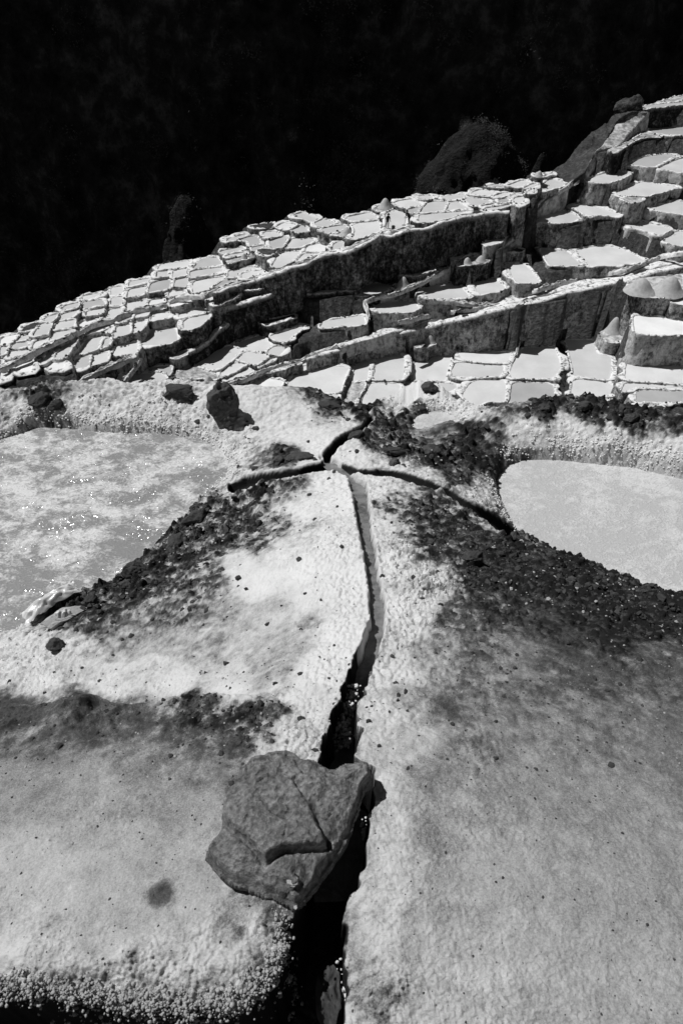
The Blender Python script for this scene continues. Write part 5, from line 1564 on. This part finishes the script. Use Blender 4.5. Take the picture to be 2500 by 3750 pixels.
def plastic(name, u, v, w, h, rot, seed, label):
    p = on_ground(u, v)
    nx, ny = 46, 30
    a = np.linspace(-1, 1, nx); b_ = np.linspace(-1, 1, ny)
    A, B = np.meshgrid(a, b_)
    edge_ = 1 + 0.25 * fbm2(A * 2 + seed, B * 2, 3, seed)
    X = A * w * edge_; Y = B * h * edge_
    fold = 0.012 * np.abs(fbm2(A * 2.2 + 0.6 * B + seed, B * 0.8 + A, 3, seed + 1)) * 2 + 0.05 * (1 - A ** 2) * (1 - 0.8 * B ** 2) + 0.005 * np.sin(A * 9 + 5 * fbm2(A, B, 2, seed + 2))
    c, s = math.cos(rot), math.sin(rot)
    V = np.column_stack([(X * c - Y * s).ravel(), (X * s + Y * c).ravel(), fold.ravel()])
    o = link(name, new_mesh(name, V, grid_faces(ny, nx), M_plastic), label=label, category='plastic sheet')
    o.location = p + np.array([0, 0, .03])
    return o


m, nt, b = mat_new('crumpled_white_plastic')
b.inputs['Base Color'].default_value = (.72, .72, .72, 1)
b.inputs['Roughness'].default_value = 0.28
b.inputs['Transmission Weight'].default_value = 0.25
M_plastic = m
plastic('plastic_sheet', 118, 1392, 0.17, 0.05, .8, 5, 'crumpled white plastic sheet draped over the slab by the left pan')
plastic('plastic_sheet', 150, 1425, 0.06, 0.03, .5, 9, 'scrap of clear plastic lying below the leaning slab')

# ---------------------------------------------------------------- the big flat stone bridging the channel
OUT = '''255,880 300,815 350,765 372,720 368,640 378,560 410,500 450,440 500,370 560,310 640,272 720,242 800,235 835,255 870,285 930,290 980,308 1015,342 1060,348 1095,345 1150,318 1230,300
1270,290 1300,320 1325,372 1318,410 1290,450 1258,500 1245,560 1232,610 1205,672 1195,740 1150,820 1100,890 1050,960 1000,1025 965,1090 925,1140 880,1190 830,1228 790,1205 740,1185 690,1150 640,1135 600,1110 540,1092 460,1085 400,1050 340,1010 300,955'''
def hs(s):
    return [((600 + float(a.split(',')[0]) / 1.742) / 1.5944, (2600 + float(a.split(',')[1]) / 1.742) / 1.5944) for a in s.split()]
ST_Z = -1.66
out_plan = np.array([at_z(u, v, ST_Z)[:2] for u, v in hs(OUT)])
out_plan = chaikin(out_plan, 1, .2)
plate = np.array([at_z(u, v, ST_Z)[:2] for u, v in hs('470,795 540,850 600,915 655,1000 700,960 770,925 850,915 930,900 1000,885 1032,868 1015,820 985,760 965,690 940,620 890,575 840,490 720,400 645,300 560,310 450,440 378,560 380,690')])
mid_c = out_plan.mean(0)
res = 0.0032
bx0, by0 = out_plan.min(0) - .02; bx1, by1 = out_plan.max(0) + .02
ax = np.arange(bx0, bx1, res); ay = np.arange(by0, by1, res)
AX, AY = np.meshgrid(ax, ay)
wob = 0.004 * fbm2(AX * 40, AY * 40, 3, 701)
sd_ = poly_sd(AX, AY, out_plan) + wob
sp_ = poly_sd(AX, AY, plate) + 0.5 * wob
top = 0.028 * sstep(0.0, -0.06, sd_) - 0.010 * (AX - mid_c[0]) / 0.2 - 0.01 * np.clip((mid_c[1] - AY) / .2, 0, 2)
wf1, wf2 = worley2(AX * 17 + .4 * noise2(AX * 30, AY * 30, 720), AY * 17, 721)
top = top + 0.015 * (wf2 - .5) * sstep(0.0, .35, wf1) + 0.026 * sstep(0.002, -0.005, sp_) * (0.35 + 0.65 * sstep(mid_c[1] + .08, mid_c[1] - .09, AY))
top = top + 0.012 * fbm2(AX * 12, AY * 12, 3, 702) + 0.007 * fbm2(AX * 45, AY * 45, 4, 703) + 0.0026 * fbm2(AX * 160, AY * 160, 2, 704)
for line, dp, wd in ((hs('640,270 655,360 720,420 835,480 860,540'), .004, .004), (hs('835,480 900,590 935,640 970,740'), .010, .004), (hs('480,1060 600,1075 700,1085 790,1120'), .010, .006), (hs('390,830 480,815 540,850'), .005, .004), (hs('985,370 1040,420 1040,560'), .004, .005)):
    lp_ = [at_z(u, v, ST_Z)[:2] for u, v in line]
    top = top - dp * np.exp(-(seg_dist(AX, AY, lp_) / wd) ** 2)
top = top - 0.012 * np.exp(-((sp_ - 0.006) / .005) ** 2) * sstep(mid_c[1] + .02, mid_c[1] - .06, AY)
rnd = sstep(0.0, -0.011, sd_)
Hh = ST_Z - 0.030 + (0.030 + top) * rnd
keep = sd_ < 0.004
idx = -np.ones(AX.shape, int); idx[keep] = np.arange(keep.sum())
tv = np.column_stack([AX[keep], AY[keep], Hh[keep]])
q = np.stack([idx[:-1, :-1], idx[:-1, 1:], idx[1:, 1:], idx[1:, :-1]], -1).reshape(-1, 4)
q = q[(q >= 0).all(1)]
e = {}
for f in q.tolist():
    for a_, b2 in zip(f, f[1:] + f[:1]):
        e[(a_, b2)] = True
bound = [(a_, b2) for (a_, b2) in e if (b2, a_) not in e]
nxt = dict(bound)
n0 = len(tv)
bverts = sorted({a_ for a_, _ in bound})
levels = [tv]
faces_extra = []
prev = {v_: v_ for v_ in bverts}
cnt = n0
for lev, (dz_, inn) in enumerate(((-.02, -.002), (-.05, .006), (-.08, .02), (-.105, .05))):
    cur = {}
    arr = tv[bverts].copy()
    dirs = arr[:, :2] - mid_c; dirs /= np.linalg.norm(dirs, axis=1)[:, None]
    arr[:, :2] -= dirs * (inn + 0.006 * fbm2(arr[:, :1].ravel() * 25, arr[:, 1] * 25 + lev * 3, 3, 711 + lev))[:, None] if True else 0
    arr[:, 2] = ST_Z - 0.03 + dz_
    levels.append(arr)
    for k, v_ in enumerate(bverts):
        cur[v_] = cnt + k
    for a_, b2 in bound:
        faces_extra.append((prev[b2], prev[a_], cur[a_], cur[b2]))
    prev = cur; cnt += len(bverts)
Vst = np.vstack(levels)
c3 = np.array([mid_c[0], mid_c[1], ST_Z - .1])
M_stone = make_lump_mat('weathered_grey_stone', [(0.3, 0.05), (0.45, 0.12), (0.56, 0.22), (0.75, 0.45)], 75, 0.012, 1.0)
st = link('flat_stone', new_mesh('flat_stone', Vst - c3, np.vstack([q, np.array(faces_extra)]), M_stone), label='big flat cracked stone laid across the channel', category='stone')
st.location = c3
# small pale salt crumbs stuck on the stone
crumb = hs('820,1080 835,1100 800,1095 1035,650 1045,660 825,735 490,740 500,748 520,885 795,550 835,1215')
cpz = [at_z(u, v, ST_Z + .02) for u, v in crumb]
for k, (cpt, rr_) in enumerate(zip(cpz, (.012, .009, .008, .009, .007, .003, .004, .004, .003, .003, .005))):
    zt = float(Hh[np.clip(int((cpt[1] - by0) / res), 0, Hh.shape[0] - 1), np.clip(int((cpt[0] - bx0) / res), 0, Hh.shape[1] - 1)])
    if k == 0:
        pl = []
    pl.append((cpt[0], cpt[1], max(zt, ST_Z - .02) - .003))
blobs('salt_crumbs', np.array(pl), [.011, .006, .007, .008, .005, .003, .004, .003, .003, .003, .004], M_crust, sub=3, rough=.3, flat=.12, label='pale salt crumbs stuck to the big flat stone', category='salt crumbs')

# ---------------------------------------------------------------- wooden plank, workers
a_ = wpt(400 + 655 / 3.136, 1180 + 692 / 3.136, -38.7); b2 = wpt(400 + 772 / 3.136, 1180 + 652 / 3.136, -38.7)
d_ = b2 - a_
bm = bmesh.new()
bmesh.ops.create_cube(bm, size=1)
bmesh.ops.scale(bm, vec=(np.linalg.norm(d_), .3, .12), verts=bm.verts)
bmesh.ops.bevel(bm, geom=bm.edges[:], offset=.02, segments=1, affect='EDGES')
me = bpy.data.meshes.new('plank'); bm.to_mesh(me); bm.free()
M_wood = make_plain('dark_weathered_wood', 0.08, .8, 5, .5, .01)
me.materials.append(M_wood)
pk = link('plank', me, label='dark wooden plank laid over a channel behind the boulder', category='plank')
pk.location = (a_ + b2) / 2 + np.array([0, 0, .28]); pk.rotation_euler = (0, 0, math.atan2(d_[1], d_[0]))

M_cloth = make_plain('dark_work_clothes', 0.02, .9, 8, .4, .01)
M_skin = make_plain('tanned_skin', 0.12, .7, 8, .1, 0.0)
M_hat = make_plain('felt_hat', 0.03, .9, 8, .3, 0.0)
M_tool = make_plain('pale_tool_handle', 0.3, .7, 8, .2, 0.0)


def skin_figure(name, pts, edges, radii, root_i, mat, parent, sub=2):
    me = bpy.data.meshes.new(name)
    me.from_pydata(pts, edges, []); me.update()
    o = link(name, me, parent)
    o.modifiers.new('skin', 'SKIN')
    sk = me.skin_vertices[0].data
    for k, rd in enumerate(radii):
        sk[k].radius = (rd, rd * .85)
        sk[k].use_root = (k == root_i)
    sb = o.modifiers.new('sub', 'SUBSURF'); sb.levels = sub; sb.render_levels = sub
    me.materials.append(mat)
    return o


def person(p, rot, label, lean, tool):
    root = empty('person', p, label=label, category='person', group='workers on the salt terraces')
    root.rotation_euler = (0, 0, rot)
    L = lean
    J = [(0, 0, .93), (0, .02 * L, 1.12), (0, .10 * L, 1.36), (0, .16 * L, 1.48), (0, .22 * L, 1.58),            # pelvis .. neck, head
         (-.09, 0, .9), (-.10, .03, .5), (-.10, -.02, .08), (-.10, .12, .03),
         (.09, 0, .9), (.11, -.05, .5), (.12, -.10, .08), (.12, .04, .03),
         (-.19, .12 * L, 1.40), (-.24, .10 + .14 * L, 1.14), (-.16, .30 + .1 * L, 1.0), (-.15, .37 + .1 * L, .97),
         (.19, .12 * L, 1.40), (.25, .08 + .14 * L, 1.13), (.17, .28 + .1 * L, .96), (.16, .35 + .1 * L, .92)]
    E_ = [(0, 1), (1, 2), (2, 3), (3, 4), (0, 5), (5, 6), (6, 7), (7, 8), (0, 9), (9, 10), (10, 11), (11, 12), (2, 13), (13, 14), (14, 15), (15, 16), (2, 17), (17, 18), (18, 19), (19, 20)]
    R_ = [.19, .18, .20, .065, .06, .10, .07, .05, .04, .10, .07, .05, .04, .075, .055, .042, .035, .075, .055, .042, .035]
    skin_figure('body', J, E_, R_, 0, M_cloth, root)
    hd = rock_mesh('head', (.085, .10, .12), 3, M_skin, 3, .02, 0, (0, .24 * L + .01, 1.64)); hd.parent = root
    V = []
    prof = [(0, .15), (.07, .15), (.095, .13), (.10, .03), (.12, .005), (.19, -.01), (.195, -.02), (.11, -.015), (.09, 0)]
    for rr_, zz_ in prof:
        a = np.linspace(0, 2 * math.pi, 20, endpoint=False)
        V.append(np.column_stack([np.cos(a) * rr_, np.sin(a) * rr_, np.full(20, zz_)]))
    ht = link('hat', new_mesh('hat', np.vstack(V), grid_faces(len(prof), 20, True), M_hat), root); ht.location = (0, .24 * L + .01, 1.67)
    # hands: palm and five fingers each
    for sx_, hp in ((-1, J[16]), (1, J[20])):
        hx, hy_, hzz = hp
        pts = [(hx, hy_, hzz), (hx, hy_ + .07, hzz - .02)]; ed = [(0, 1)]; rd = [.03, .032]
        for f_ in range(4):
            bx = hx - .025 + .017 * f_
            pts += [(bx, hy_ + .12, hzz - .03), (bx, hy_ + .14 + .008 * (f_ in (1, 2)), hzz - .065)]
            ed += [(1, len(pts) - 2), (len(pts) - 2, len(pts) - 1)]; rd += [.009, .008]
        pts += [(hx - sx_ * .045, hy_ + .05, hzz - .02), (hx - sx_ * .05, hy_ + .09, hzz - .04)]
        ed += [(0, len(pts) - 2), (len(pts) - 2, len(pts) - 1)]; rd += [.011, .009]
        skin_figure('hand', pts, ed, rd, 0, M_skin, root, 1)
    return root


pA = wpt(1200 + 683 / 3.136, 640 + 616 / 3.136, -29.6)
person(pA, math.radians(200), 'left worker in dark clothes and hat standing on a pan', .6, False)
pB = wpt(1200 + 925 / 3.136, 640 + 576 / 3.136, -29.6)
person(pB, math.radians(120), 'right worker in dark clothes bending over a long handled tool', 1.3, True)


def bar(name, a, b_, r0, mat, **props):
    a = Vector(a); b_ = Vector(b_); d = b_ - a
    bm = bmesh.new()
    bmesh.ops.create_cone(bm, cap_ends=True, segments=10, radius1=r0, radius2=r0 * .85, depth=d.length)
    me = bpy.data.meshes.new(name); bm.to_mesh(me); bm.free(); me.materials.append(mat)
    o = link(name, me, **props)
    o.location = (a + b_) / 2; o.rotation_euler = d.to_track_quat('Z', 'Y').to_euler()
    return o


root = empty('rake', pB + np.array([-.55, -.15, 0]), label='long handled wooden rake held by the right worker', category='rake')
hb = bar('handle', (0, 0, .06), (.28, .22, 1.25), .022, M_tool); hb.parent = root
hd = bar('head', (-.25, 0, .05), (.25, 0, .05), .045, M_wood); hd.parent = root
V = []
prof = [(0, 0), (.17, 0), (.21, .12), (.22, .25), (.19, .36), (.16, .37), (.17, .26), (0, .22)]
for rr_, zz_ in prof:
    a = np.linspace(0, 2 * math.pi, 18, endpoint=False)
    V.append(np.column_stack([np.cos(a) * rr_, np.sin(a) * rr_ * .9, np.full(18, zz_)]))
bk = link('basket', new_mesh('basket', np.vstack(V), grid_faces(len(prof), 18, True), M_wood), label='low dark basket on the pan beside the left worker', category='basket')
bk.location = pA + np.array([.7, -.1, 0])
